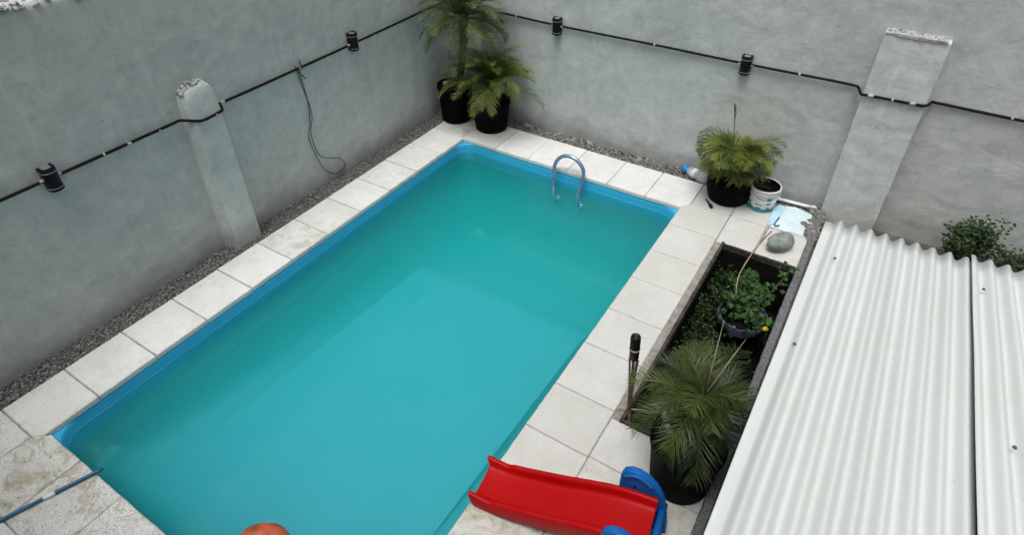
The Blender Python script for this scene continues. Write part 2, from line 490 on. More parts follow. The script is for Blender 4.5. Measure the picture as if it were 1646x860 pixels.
# back coping
bx = [0.0, 0.52, 1.02, 1.57, 2.12, 2.61, 3.115]
tile(0, 0, 0, 0, 0.25, 0.05, '', [(0.0, -0.012), (0.5165, -0.012), (0.5165, 0.585), (0.002, 0.585), (0.002, 0.24), (-0.03, 0.2), (-0.012, 0.03)])
for k in range(1, 5):
    tile(bx[k], 0.0, bx[k + 1], 0.588, 0.0, 0.03, 'f')
tile(0, 0, 0, 0, 0.0, 0.03, '', [(2.6135, -0.012), (3.03, -0.012), (3.105, 0.075), (3.118, 0.12), (3.118, 0.588), (2.6135, 0.588)])
# right coping
ry = [0.11, -0.375, -0.90, -1.40, -1.92, -2.41, -2.935, -3.40, -3.91, -4.41, -4.91, -5.41]
rg = {7: 0.75, 8: 0.65, 9: 0.5}
tile(0, 0, 0, 0, 0.0, 0.05, '', [(3.038, -0.3715), (3.5665, -0.3715), (3.5665, 0.1065), (3.115, 0.1065), (3.085, 0.05), (3.038, -0.005)])
for k in range(1, len(ry) - 1):
    tile(3.05, ry[k + 1], 3.57, ry[k], rg.get(k - 1, 0.0), 0.12 + 0.05 * (k > 5), 'l')
# behind and beside the planter
tile(3.122, 0.11, 3.57, 0.588); tile(3.57, 0.12, 3.962, 0.588); tile(3.962, 0.13, 4.44, 0.588, 0.05)
tile(3.57, -0.415, 3.962, 0.12); tile(3.962, -0.415, 4.44, 0.13, 0.1)
# in front of the planter
py = [-3.0, -3.39, -3.91, -4.41, -4.91, -5.41]
for k in range(5):
    tile(3.57, py[k + 1], 4.07, py[k], (0.1, 0.25, 0.5, 0.5, 0.4)[k], 0.12)
    tile(4.07, py[k + 1], 4.44, py[k], (0.1, 0.6, 0.5, 0.5, 0.4)[k], 0.2)
# front rows
fx = [-0.055, 0.46, 0.975, 1.475, 1.98, 2.49, 3.0, 3.57, 4.07, 4.44]
for k in range(len(fx) - 1):
    cut = None
    if k == 0: cut = [(-0.0515, -5.896), (0.4565, -5.896), (0.4565, -5.378), (0.055, -5.378), (0.0, -5.42), (-0.0515, -5.46)]
    tile(fx[k], -5.90, fx[k + 1], -5.39 if k < 6 else -5.41, (0.85, 0.75, 0.8, 0.3, 0.2, 0.2, 0.2, 0.2, 0.2)[k], 1.0, 'b' if k < 6 else '', cut)
    tile(fx[k], -6.41, fx[k + 1], -5.90, 0.3, 1.0)
    tile(fx[k], -6.92, fx[k + 1], -6.41, 0.3, 0.8)
for y in (-5.97, -6.41):
    tile(-0.508, y, -0.055, -5.47 if y > -6 else -5.97, 0.3, 0.9)

# ------------------------------------------------------------------ swimming pool
def rrect(inset, rad, n=10):
    x0, y0, x1, y1 = POOL[0] + inset, POOL[1] + inset, POOL[2] - inset, POOL[3] - inset
    P = []
    for cx, cy, a0 in ((x1 - rad, y1 - rad, 0), (x0 + rad, y1 - rad, 90), (x0 + rad, y0 + rad, 180), (x1 - rad, y0 + rad, 270)):
        for k in range(n + 1):
            a = R(a0 + 90 * k / n); P.append((cx + rad * math.cos(a), cy + rad * math.sin(a)))
    return P
def floor_z(y):
    pts = [(-5.6, -0.74), (-1.62, -0.98), (-1.45, -1.03), (-1.0, -1.40), (0.2, -1.50)]
    for (a, za), (b, zb) in zip(pts, pts[1:]):
        if a <= y <= b: return za + (zb - za) * (y - a) / (b - a)
    return pts[-1][1]
WZ = -0.158
pool = empty('swimming_pool', (1.525, -2.7, -1.3))
tag(pool, 'long rectangular blue fibreglass pool full of teal water, framed in white tiles', 'swimming pool')
rings = [(-0.028, 0.004, -0.052), (0.0, 0.20, -0.052), (0.006, 0.20, -0.060), (0.012, 0.20, -0.10), (0.03, 0.21, -0.5), (0.06, 0.24, 0.30), (0.10, 0.28, 0.19), (0.16, 0.32, 0.11), (0.25, 0.36, 0.055), (0.36, 0.42, 0.02), (0.55, 0.50, 0.0)]
floor_brightening = [0, 0, 0, 0, 0.0, 0.05, 0.18, 0.36, 0.58, 0.80, 1.0]  # paler floor, darker edges: sky reflection and edge shade put into the colour
V, F = [], []
for ins, rad, z in rings:
    for (x, y) in rrect(ins, rad):
        zz = z if z < 0 else floor_z(y) + z
        V.append((x, y, zz))
L = 44
for r in range(len(rings) - 1):
    for i in range(L):
        i2 = (i + 1) % L
        F.append((r * L + i2, r * L + i, (r + 1) * L + i, (r + 1) * L + i2))
def shell_mat():
    a = N('blue_fibreglass_shaded_below'); v = a.coord()
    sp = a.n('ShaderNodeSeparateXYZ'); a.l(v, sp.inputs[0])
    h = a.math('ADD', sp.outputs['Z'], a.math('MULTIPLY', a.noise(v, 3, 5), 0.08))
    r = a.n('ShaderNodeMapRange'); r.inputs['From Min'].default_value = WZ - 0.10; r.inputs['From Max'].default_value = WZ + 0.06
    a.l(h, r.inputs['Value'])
    c = a.mix(r.outputs[0], (0.022, 0.26, 0.29), (0.030, 0.37, 0.63))  # darker teal under water: wall shading and reflection painted into the shell
    si = a.n('ShaderNodeAttribute', attribute_type='GEOMETRY', attribute_name='floor_brightening')
    sf = a.math('MULTIPLY', si.outputs['Fac'], a.ramp(a.noise(v, 1.3, 6, 0.6, 0.5), [(0.25, 0.72), (0.7, 1.0)]))
    c = a.mix(sf, c, (0.10, 0.43, 0.62))
    a.bsdf(c, 0.3, None, 0.5)
    return a.m
M_SHELL = shell_mat()
shell = pyd('shell', V, F, M_SHELL, pool, True)
at_ = shell.data.attributes.new('floor_brightening', 'FLOAT', 'POINT')
at_.data.foreach_set('value', [floor_brightening[k // 44] for k in range(len(V))])
V, F = [], []
for ins, z in ((0.0165, WZ - 0.004), (0.0120, WZ - 0.001), (0.0105, WZ + 0.007), (0.0125, WZ + 0.011)):
    for x, y in rrect(ins, 0.20): V.append((x, y, z))
for r in range(3):
    for i in range(44):
        i2 = (i + 1) % 44; F.append((r * 44 + i, r * 44 + i2, (r + 1) * 44 + i2, (r + 1) * 44 + i))
pyd('waterline_scale', V, F, plain('pale_scale_line', (0.22, 0.58, 0.72), 0.5, 0.2, 9), pool, True)
V, F = [], []
ys = np.linspace(POOL[1] + 0.40, POOL[3] - 0.40, 60); xs = np.linspace(POOL[0] + 0.40, POOL[2] - 0.40, 8)
for y in ys:
    for x in xs: V.append((x, y, floor_z(y) - 0.002))
for j in range(59):
    for i in range(7):
        a = j * 8 + i; F.append((a, a + 1, a + 9, a + 8))
fl0 = pyd('pool_floor', V, F, M_SHELL, pool, True)
at_ = fl0.data.attributes.new('floor_brightening', 'FLOAT', 'POINT'); at_.data.foreach_set('value', [1.0] * len(V))
# water body (closed, its sides inside the shell wall)
V, F = [], []
P = rrect(-0.004, 0.20)
for z in (WZ, -1.75):
    for x, y in P: V.append((x, y, z))
L = len(P)
F.append(tuple(range(L))); F.append(tuple(reversed(range(L, 2 * L))))
for i in range(L):
    i2 = (i + 1) % L; F.append((i, i + L, i2 + L, i2))
wat = pyd('water', V, F, M_WATER); wat['kind'] = 'structure'

# ------------------------------------------------------------------ walls
def wall_mesh(name, u0, u1, z0, z1, thick, axis, face, step, rag, parent):
    """vertical slab: front face displaced by noise, ragged top"""
    nu = int((u1 - u0) / step) + 1; nz = int((z1 - z0) / step) + 1
    V, F = [], []
    sgn = 1 if axis == 'x' else -1
    for j in range(nz):
        for i in range(nu):
            u = u0 + (u1 - u0) * i / (nu - 1); z = z0 + (z1 - z0) * j / (nz - 1)
            d = 0.010 * noise.noise((u * 0.9, z * 0.9, 3.1)) + 0.0045 * noise.noise((u * 4.1, z * 5.3, 7.7)) + 0.0018 * noise.noise((u * 13, z * 15, 1.7))
            if j == nz - 1:
                z += rag * (noise.noise((u * 2.2, 0, 5)) + 0.7 * noise.noise((u * 9, 0, 9)))
                d -= 0.025
            V.append((face + sgn * d, u, z) if axis == 'x' else (u, face + sgn * d, z))
    b = len(V)
    for i in range(nu):
        u = u0 + (u1 - u0) * i / (nu - 1)
        zt = V[(nz - 1) * nu + i][2] + 0.01
        V.append((face - sgn * thick, u, zt) if axis == 'x' else (u, face - sgn * thick, zt))
    c = len(V)
    for i in range(nu):
        u = u0 + (u1 - u0) * i / (nu - 1)
        V.append((face - sgn * thick, u, z0) if axis == 'x' else (u, face - sgn * thick, z0))
    def q(a, b_, c_, d_):
        F.append((a, b_, c_, d_) if axis == 'x' else (a, b_, c_, d_))
    for j in range(nz - 1):
        for i in range(nu - 1):
            a = j * nu + i; q(a, a + 1, a + nu + 1, a + nu)
    for i in range(nu - 1):
        q((nz - 1) * nu + i, (nz - 1) * nu + i + 1, b + i + 1, b + i)
        q(b + i, b + i + 1, c + i + 1, c + i)
    return pyd(name, V, F, M_PLASTER, parent, True)

wl = empty('boundary_wall', (WX, -3.2, -0.1))
tag(wl, 'long grey plastered wall with a ragged whitish top, along the gravel strip', 'wall')
wall_mesh('wall_face', -7.4, WY + 0.02, -0.1, WTOP, 0.18, 'x', WX, 0.035, 0.03, wl)
wb = empty('boundary_wall', (2.6, WY, -0.1))
tag(wb, 'paler grey plastered wall behind the hooped handrail and bushy round pot', 'wall')
wall_mesh('wall_face', WX - 0.02, 8.0, -0.1, 2.78, 0.18, 'y', WY, 0.035, 0.02, wb)

def chunk(verts_faces, c, s, sub=1):
    """append a deformed icosphere"""
    V, F = verts_faces
    base = ICO[sub]
    b = len(V)
    seed = random.uniform(0, 99)
    rot = Matrix.Rotation(random.uniform(0, 6.28), 3, Vector((random.gauss(0, 1), random.gauss(0, 1), random.gauss(0, 1))).normalized())
    for v in base[0]:
        k = 1 + 0.45 * noise.noise(v * 1.3 + Vector((seed, 0, 0)))
        p = rot @ Vector((v.x * s[0] * k, v.y * s[1] * k, v.z * s[2] * k))
        V.append(p + Vector(c))
    for f in base[1]: F.append(tuple(b + i for i in f))
ICO = {}
for sub in (1, 2, 3):
    bm = bmesh.new(); bmesh.ops.create_icosphere(bm, subdivisions=sub, radius=1.0)
    bm.verts.index_update()
    ICO[sub] = ([v.co.copy() for v in bm.verts], [tuple(v.index for v in f.verts) for f in bm.faces]); bm.free()

# broken mortar along the top of the left wall
V, F = [], []
for k in range(420):
    y = random.uniform(-6.2, -2.6)
    z = WTOP + random.gauss(-0.015, 0.02)
    s = abs(random.gauss(0.018, 0.01)) + 0.006
    chunk((V, F), (WX + random.uniform(-0.16, 0.004), y, z), (s, s * 1.5, s * 0.7))
pyd('broken_mortar', V, F, M_CHIP, wl)['kind'] = 'stuff'

# pilasters
def displace(bm, amp, f, seed):
    bm.normal_update()
    for v in bm.verts:
        d = amp * noise.noise(v.co * f + Vector((seed, 0, 0))) + amp * 0.5 * noise.noise(v.co * f * 3.1 + Vector((0, seed, 0)))
        v.co += v.normal * d
# left: rounded top, wall side wider at the foot
def left_pilaster():
    V, F = [], []
    y0, y1, xf, top = -3.15, -2.855, -0.605, 1.755
    nz, nyy = 60, 12
    # profile in plan (from wall, round the front, back to the wall)
    for j in range(nz + 1):
        t = j / nz
        z = -0.1 + (top + 0.1) * t
        sh = 0.0
        if z > top - 0.20: sh = 1 - math.sqrt(max(0.0, 1 - ((z - top + 0.20) / 0.20) ** 2))
        hw = (y1 - y0) / 2 * (1 - 0.60 * sh); cy = (y0 + y1) / 2 + 0.01 * sh
        xo = xf - 0.050 * t - 0.05 * sh + 0.012 * noise.noise((z * 3, 0, 2))
        wide = 0.035 * (1 - t) + 0.025
        ring = [(WX - 0.03, cy - hw - wide)]
        for k in range(4): ring.append((WX + (xo - WX) * (k + 0.5) / 4.3, cy - hw - wide * (1 - (k + 1) / 4.3)))
        for k in range(nyy + 1):
            u = k / nyy
            e = max(0, abs(u - 0.5) * 2 - 0.9) / 0.1
            ring.append((xo - 0.004 * e * e, cy - hw + 2 * hw * u))
        for k in range(4): ring.append((xo + (WX - xo) * (k + 1) / 4.3, cy + hw + 0.006 * k))
        ring.append((WX - 0.03, cy + hw + 0.03))
        for k, (x, y) in enumerate(ring):
            e = 0.006 * noise.noise((x * 6, y * 6, z * 6)) + 0.0025 * noise.noise((x * 21, y * 21, z * 21))
            V.append((x + e, y + e * 0.6, z))
    n = len(ring)
    for j in range(nz):
        for i in range(n - 1):
            a = j * n + i; F.append((a, a + 1, a + n + 1, a + n))
    F.append(tuple(range(nz * n, nz * n + n)))
    return V, F
V, F = left_pilaster()
pl = pyd('pilaster', V, F, M_PLASTER_P, wl, 'sharp'); pl['label'] = 'stubby pilaster with rounded crumbling top'
V, F = [], []
for k in range(320):
    y = random.gauss(-3.03, 0.055); x = random.uniform(WX - 0.01, WX + 0.075)
    s = abs(random.gauss(0.006, 0.005)) + 0.0025
    chunk((V, F), (x, y, 1.757 - 0.45 * abs(y + 3.02) + random.gauss(0.0, 0.012)), (s, s * 1.2, s * 0.8))
pyd('crumbled_mortar', V, F, M_CHIP, pl)['kind'] = 'stuff'
# right: square, whitish mortar lip on top
bm = bmesh.new()
box(bm, (4.668, 0.765, 0.975), (0.535, 0.17, 2.15), None)
bmesh.ops.subdivide_edges(bm, edges=[e for e in bm.edges if e.calc_length() > 1.0], cuts=50)
bmesh.ops.subdivide_edges(bm, edges=[e for e in bm.edges if 0.3 < e.calc_length() < 0.6], cuts=14)
displace(bm, 0.006, 7, 4)
pr = bmo('pilaster', bm, M_PLASTER_P, wb, 'sharp'); pr['label'] = 'square pilaster with whitish mortar lip on top'
bm = bmesh.new(); box(bm, (4.655, 0.752, 2.054), (0.50, 0.165, 0.022), None)
bmesh.ops.subdivide_edges(bm, edges=[e for e in bm.edges if e.calc_length() > 0.3], cuts=22); displace(bm, 0.010, 14, 2)
bmo('mortar_lip', bm, rough_concrete('grey_white_mortar', (0.22, 0.225, 0.22), (0.52, 0.52, 0.51), 20), pr)
V, F = [], []
for k in range(60):
    x = random.uniform(4.42, 4.93); s = abs(random.gauss(0.006, 0.005)) + 0.002
    chunk((V, F), (x, random.uniform(0.70, 0.81), 2.065 + random.gauss(0, 0.004)), (s, s, s * 0.6))
pyd('crumbled_mortar', V, F, M_CHIP, pr)['kind'] = 'stuff'

# ------------------------------------------------------------------ the house behind the camera, added out of view to block sky light
hs_ = empty('unseen_house', (3.5, -7.35, -0.1)); tag(hs_, 'grey plastered house added out of view behind the camera to block sky light', 'unseen_house')
bm = bmesh.new()
HX = [-0.95, 0.9, 1.9, 3.7, 5.3, 6.3, 7.3, 9.0]; HZ = [-0.1, 0.9, 2.15, 3.1, 4.7, 5.23]
for i in range(len(HX) - 1):
    for j in range(len(HZ) - 1):
        if (i == 1 and j in (1, 3)) or (i == 3 and j in (0, 1)) or (i == 3 and j == 3) or (i == 5 and j == 3): continue
        box(bm, ((HX[i] + HX[i + 1]) / 2, -7.46, (HZ[j] + HZ[j + 1]) / 2), (HX[i + 1] - HX[i], 0.2, HZ[j + 1] - HZ[j]))
bmesh.ops.remove_doubles(bm, verts=bm.verts, dist=0.001)
bmo('facade', bm, M_PLASTER, hs_)
bm = bmesh.new(); box(bm, (4.02, -7.4, 5.3), (10.2, 0.5, 0.14)); bmo('roof_edge', bm, M_MORTAR, hs_)
for (xa, xb, za, zb) in ((0.9, 1.9, 0.9, 2.15), (0.9, 1.9, 3.1, 4.7), (6.3, 7.3, 3.1, 4.7)):
    bm = bmesh.new(); box(bm, ((xa + xb) / 2, -7.50, (za + zb) / 2), (xb - xa - 0.01, 0.02, zb - za - 0.01)); wn = bmo('window', bm, M_BLACK, hs_)
    bm = bmesh.new()
    for c_, d_ in (((xa + 0.03, -7.47, (za + zb) / 2), (0.05, 0.04, zb - za - 0.02)), ((xb - 0.03, -7.47, (za + zb) / 2), (0.05, 0.04, zb - za - 0.02)), (((xa + xb) / 2, -7.47, za + 0.03), (xb - xa - 0.12, 0.04, 0.04)), (((xa + xb) / 2, -7.47, zb - 0.03), (xb - xa - 0.12, 0.04, 0.04))): box(bm, c_, d_)
    bmo('window_frame', bm, M_WHITE, wn)
bm = bmesh.new(); box(bm, (4.5, -7.50, 1.02), (1.59, 0.03, 2.23)); bmo('door', bm, M_CANE, hs_)
bm = bmesh.new(); box(bm, (4.5, -7.53, 3.9), (1.59, 0.03, 1.59)); bmo('open_window', bm, M_BLACK, hs_)

# ------------------------------------------------------------------ gravel strips
def gravel(name, x0, x1, y0, y1, n, label, smin, smax, lvl):
    V, F = [], []
    for k in range(n):
        x, y = random.uniform(x0, x1), random.uniform(y0, y1)
        s = random.uniform(smin, smax) * (1.7 if random.random() < 0.05 else 1)
        chunk((V, F), (x, y, lvl + random.uniform(-0.014, 0.008)), (s, s * random.uniform(0.7, 1.3), s * 0.7))
    bed = len(V)
    V += [(x0, y0, lvl - 0.018), (x1, y0, lvl - 0.018), (x1, y1, lvl - 0.018), (x0, y1, lvl - 0.018)]; F.append((bed, bed + 1, bed + 2, bed + 3))
    return tag(pyd(name, V, F, M_GRAVEL), label, 'gravel', kind='stuff')
gravel('gravel', WX + 0.005, -0.512, -6.1, 0.60, 9500, 'dark grey gravel strip between long tiles and ragged-topped wall', 0.0045, 0.011, -0.022)
gravel('gravel', -0.50, 4.42, 0.592, WY - 0.005, 4200, 'narrow gravel strip at the foot of the paler wall', 0.006, 0.017, -0.022)
# crust of broken screed along the back strip
V, F = [], []
for k in range(36):
    x = random.choice([random.uniform(0.55, 2.7), random.gauss(1.2, 0.3), random.gauss(2.2, 0.3)])
    s = abs(random.gauss(0.022, 0.012)) + 0.008
    chunk((V, F), (x, random.uniform(0.68, 0.80), -0.018), (s * 1.9, s, s * 0.28))
tag(pyd('rubble', V, F, rough_concrete('grey_screed', (0.16, 0.155, 0.15), (0.36, 0.345, 0.325), 22)), 'flat broken screed pieces lying in the strip behind the handrail', 'rubble', kind='stuff')

# ------------------------------------------------------------------ conduit along the walls
CZ, CR = 1.462, 0.0135
xl = WX + 0.027
path = [(xl, -7.4, CZ), (xl, -4.4, CZ), (xl, -3.5, CZ + 0.004), (xl, -3.27, CZ + 0.006), (xl + 0.012, -3.22, CZ + 0.010), (-0.655, -3.155, CZ - 0.002), (-0.622, -3.09, CZ - 0.022), (-0.620, -3.0, CZ - 0.026),
        (-0.620, -2.91, CZ - 0.018), (-0.624, -2.86, CZ - 0.014), (-0.665, -2.83, CZ - 0.008), (xl + 0.010, -2.80, CZ), (xl, -2.75, CZ - 0.001), (xl, -2.2, CZ), (xl, -1.0, CZ + 0.01), (xl, 0.2, CZ + 0.03), (xl, WY - 0.05, CZ + 0.035)]
cl = empty('electrical_conduit', (xl, -3, CZ)); tag(cl, 'black conduit running up along the wall above the gravel strip', 'conduit')
tube('pipe', smooth_path(path, 6), CR, M_CABLE, cl)
yb = WY - 0.027
pathb = [(WX + 0.06, yb, CZ + 0.03), (0.3, yb, CZ + 0.01), (1.0, yb, CZ - 0.002), (2.2, yb, CZ + 0.004), (3.2, yb, CZ), (4.1, yb, CZ + 0.008), (4.30, yb, CZ + 0.006), (4.345, yb - 0.02, CZ - 0.003), (4.385, 0.668, CZ - 0.016),
         (4.44, 0.661, CZ - 0.012), (4.70, 0.661, CZ - 0.008), (4.90, 0.662, CZ - 0.004), (4.955, 0.70, CZ), (4.985, yb - 0.01, CZ + 0.002), (5.05, yb, CZ), (5.7, yb, CZ - 0.004), (8.0, yb, CZ)]
cb = empty('electrical_conduit', (2.6, yb, CZ)); tag(cb, 'black conduit crossing the paler wall and the square pilaster', 'conduit')
tube('pipe', smooth_path(pathb, 6), CR, M_CABLE, cb)
def clip(p, d, parent, long=0.03, axis='y'):
    a = Vector(p); v = Vector((0, 1, 0)) if axis == 'y' else Vector((1, 0, 0))
    pts = [a - v * long * 0.36, a + v * long * 0.36]
    tube('clip', pts, CR + 0.002, M_CLIP, parent, 12)
for y, ln in ((-3.92, .022), (-3.70, .05), (-3.42, .02), (-2.93, .022), (-2.765, .06), (-1.80, .03), (-0.66, .02), (-0.25, .02), (-5.0, .02)):
    x = -0.620 if -3.1 < y < -2.85 else xl
    z = CZ - 0.024 if -3.1 < y < -2.85 else CZ + (0.01 if y > -1.2 else 0)
    clip((x, y, z), None, cl, ln)
for x, ln, yy, z in ((2.2, .025, yb, CZ + .004), (3.78, .03, yb, CZ + .004), (4.47, .07, .661, CZ - .012), (4.66, .025, .661, CZ - .009), (4.83, .07, .661, CZ - .006), (5.62, .025, yb, CZ - .004), (0.35, .02, yb, CZ + .008)):
    clip((x, yy, z), None, cb, ln, 'x')

# ------------------------------------------------------------------ wall lamps
def lamp(pos, axis, label, dz=0.0):
    o = empty('wall_lamp', pos); tag(o, label, 'lamp', 'black wall lamps on the conduit')
    nrm = Vector((1, 0, 0)) if axis == 'x' else Vector((0, -1, 0))
    side = Vector((0, 1, 0)) if axis == 'x' else Vector((1, 0, 0))
    c = Vector(pos)
    W, D, H = 0.056, 0.095, 0.205
    def dshape(inset):
        P = [(-W + inset, 0.0)]
        for k in range(13):
            a = math.pi * k / 12
            P.append((-(W - inset) * math.cos(a), 0.045 + (D - 0.045 - inset) * math.sin(a)))
        P.append((W - inset, 0.0))
        return P
    def loft(name, rings, mat, parent):
        V, F = [], []
        for ins, z in rings:
            for (s, d) in dshape(ins): V.append(c + side * s + nrm * d + Vector((0, 0, z)))
        n = 15
        for r in range(len(rings) - 1):
            for i in range(n):
                i2 = (i + 1) % n; F.append((r * n + i, r * n + i2, (r + 1) * n + i2, (r + 1) * n + i))
        F.append(tuple(reversed(range(n)))); F.append(tuple(range((len(rings) - 1) * n, len(rings) * n)))
        return pyd(name, V, F, mat, parent, 'sharp')
    h = H / 2
    body = loft('housing', [(0.008, -h), (0.0, -h + 0.008), (0.0, -h + 0.022), (0.004, -h + 0.024), (0.004, h - 0.034), (0.0, h - 0.032), (0.0, h - 0.008), (0.006, h), (0.016, h), (0.018, h - 0.012)], M_BLACK, o)
    loft('lens', [(0.024, h - 0.013), (0.026, h - 0.006)], M_LENS, o)
    loft('trim_ring', [(0.0015, h - 0.043), (-0.0015, h - 0.041), (-0.0015, h - 0.037), (0.0015, h - 0.035)], M_LENS, o)
    loft('trim_ring', [(0.0015, -h + 0.026), (-0.0012, -h + 0.027), (-0.0012, -h + 0.029), (0.0015, -h + 0.03)], M_LENS, o)
    for s in (-1, 1):
        p = c + side * (s * (W - 0.004)) + nrm * 0.027 + Vector((0, 0, dz))
        tube('cable_gland', [p, p + side * (s * 0.03)], [0.015, 0.012], M_CLIP, o, 10)
lamp((WX + 0.002, -4.345, CZ + 0.005), 'x', 'black wall lamp nearest the ragged wall top, left of the rounded pilaster')
lamp((WX + 0.002, -1.005, CZ + 0.042), 'x', 'black wall lamp between the dangling wire and the corner palm', -0.03)
lamp((0.94, WY - 0.002, CZ - 0.005), 'y', 'black wall lamp above the back tiles just right of the corner palms')
lamp((3.235, WY - 0.002, CZ - 0.005), 'y', 'black wall lamp directly above the bushy palm in the round pot')

# dangling wire on the left wall
xw = WX + 0.018
wp = [(1.47, -1.84), (1.36, -1.83), (1.2, -1.80), (1.05, -1.775), (0.8, -1.825), (0.68, -1.88), (0.45, -1.84), (0.2, -1.76), (0.06, -1.64), (0.03, -1.50), (0.09, -1.43), (0.2, -1.50), (0.26, -1.60), (0.38, -1.78), (0.68, -1.83), (0.89, -1.77), (1.16, -1.79), (1.38, -1.80), (1.46, -1.80)]
ww = empty('dangling_wire', (xw, -1.8, 0)); tag(ww, 'thin dark looped wire dangling from the conduit down to the gravel', 'wire')
tube('wire', smooth_path([(xw + 0.006 * math.sin(i * 1.7), y, z) for i, (z, y) in enumerate(wp)], 6), 0.0042, M_WIRE, ww, 6)
tube('wire_end', smooth_path([(xw, -1.845, 1.50), (xw + 0.02, -1.83, 1.42), (xw + 0.02, -1.78, 1.36), (xw + 0.015, -1.76, 1.33)], 5), 0.006, M_WIRE, ww, 6)
tube('wire_end', smooth_path([(xw, -1.78, 1.54), (xw + 0.02, -1.79, 1.48), (xw + 0.02, -1.80, 1.44)], 5), 0.006, M_WIRE, ww, 6)

# ------------------------------------------------------------------ pool handrail
hr = empty('pool_handrail', (1.63, -0.1, -0.1)); tag(hr, 'bent blue-grey steel hoop handrail standing in the water at the far edge', 'handrail')
hp = [(1.49, 0.0, -0.44), (1.49, -0.09, -0.435), (1.493, -0.15, -0.37), (1.49, -0.165, -0.24), (1.465, -0.12, -0.06), (1.445, -0.075, 0.06), (1.475, -0.055, 0.15), (1.545, -0.045, 0.215), (1.63, -0.04, 0.235), (1.72, -0.04, 0.215), (1.80, -0.045, 0.145), (1.835, -0.055, 0.06), (1.835, -0.10, -0.04), (1.825, -0.165, -0.20), (1.82, -0.15, -0.37), (1.82, -0.09, -0.435), (1.82, 0.0, -0.44)]
tube('rail', smooth_path(hp, 7), 0.024, M_STEEL, hr, 14)
for x in (1.49, 1.82): tube('wall_flange', [(x, -0.042, -0.44), (x, -0.024, -0.44)], 0.045, M_STEEL, hr, 16)

# ------------------------------------------------------------------ planter
pln = empty('planter', (4.0, -1.7, -0.75)); tag(pln, 'sunken rectangular planter pit with weathered rim, full of dark plants', 'planter')
x0, y0, x1, y1 = PLAN
ZB = -0.72
def pitwall(name, a, b):
    # inward face with thickness outwards handled by rim
    V = [(a[0], a[1], ZB), (b[0], b[1], ZB), (b[0], b[1], -0.02), (a[0], a[1], -0.02)]
    return pyd(name, V, [(0, 1, 2, 3)], M_PIT, pln)
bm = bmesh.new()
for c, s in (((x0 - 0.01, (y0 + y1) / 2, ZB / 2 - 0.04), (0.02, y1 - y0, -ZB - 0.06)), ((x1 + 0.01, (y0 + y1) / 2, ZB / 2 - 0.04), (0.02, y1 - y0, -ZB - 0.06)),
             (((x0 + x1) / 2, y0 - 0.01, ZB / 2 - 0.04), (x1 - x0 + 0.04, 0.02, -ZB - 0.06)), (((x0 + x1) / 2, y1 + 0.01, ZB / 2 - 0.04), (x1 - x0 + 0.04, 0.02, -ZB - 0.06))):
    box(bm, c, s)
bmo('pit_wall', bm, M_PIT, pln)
V, F = [], []
nx, ny = 16, 52
for j in range(ny):
    for i in range(nx):
        x = x0 + (x1 - x0) * i / (nx - 1); y = y0 + (y1 - y0) * j / (ny - 1)
        V.append((x, y, -0.66 + 0.04 * noise.noise((x * 4, y * 4, 0)) + 0.02 * noise.noise((x * 13, y * 13, 4))))
for j in range(ny - 1):
    for i in range(nx - 1):
        a = j * nx + i; F.append((a, a + 1, a + nx + 1, a + nx))
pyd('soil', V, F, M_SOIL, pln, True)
def rimbar(c, s, mat, seed):
    bm = bmesh.new(); box(bm, c, s, None, 0.004)
    bmesh.ops.subdivide_edges(bm, edges=[e for e in bm.edges if e.calc_length() > 0.2], cuts=30)
    displace(bm, 0.004, 12, seed)
    return bmo('rim', bm, mat, pln)
rimbar((x0 - 0.015, (y0 + y1) / 2, -0.02), (0.030, y1 - y0 + 0.09, 0.075), M_RIM, 1)
rimbar(((x0 + x1) / 2, y1 + 0.013, -0.02), (x1 - x0 - 0.004, 0.026, 0.07), M_RIM, 2)
rimbar(((x0 + x1) / 2, y0 - 0.017, -0.024), (x1 - x0 - 0.004, 0.034, 0.06), M_RIM, 3)

# long rough kerb between the planter and the shed
bm = bmesh.new(); box(bm, (4.423, -2.6, -0.03), (0.068, 7.0, 0.14), None, 0.008)
bmesh.ops.subdivide_edges(bm, edges=[e for e in bm.edges if e.calc_length() > 1], cuts=180)
displace(bm, 0.006, 16, 9)
tag(bmo('garden_kerb', bm, M_KERB), 'rough dark grey kerb between the planter and the corrugated roof', 'kerb')

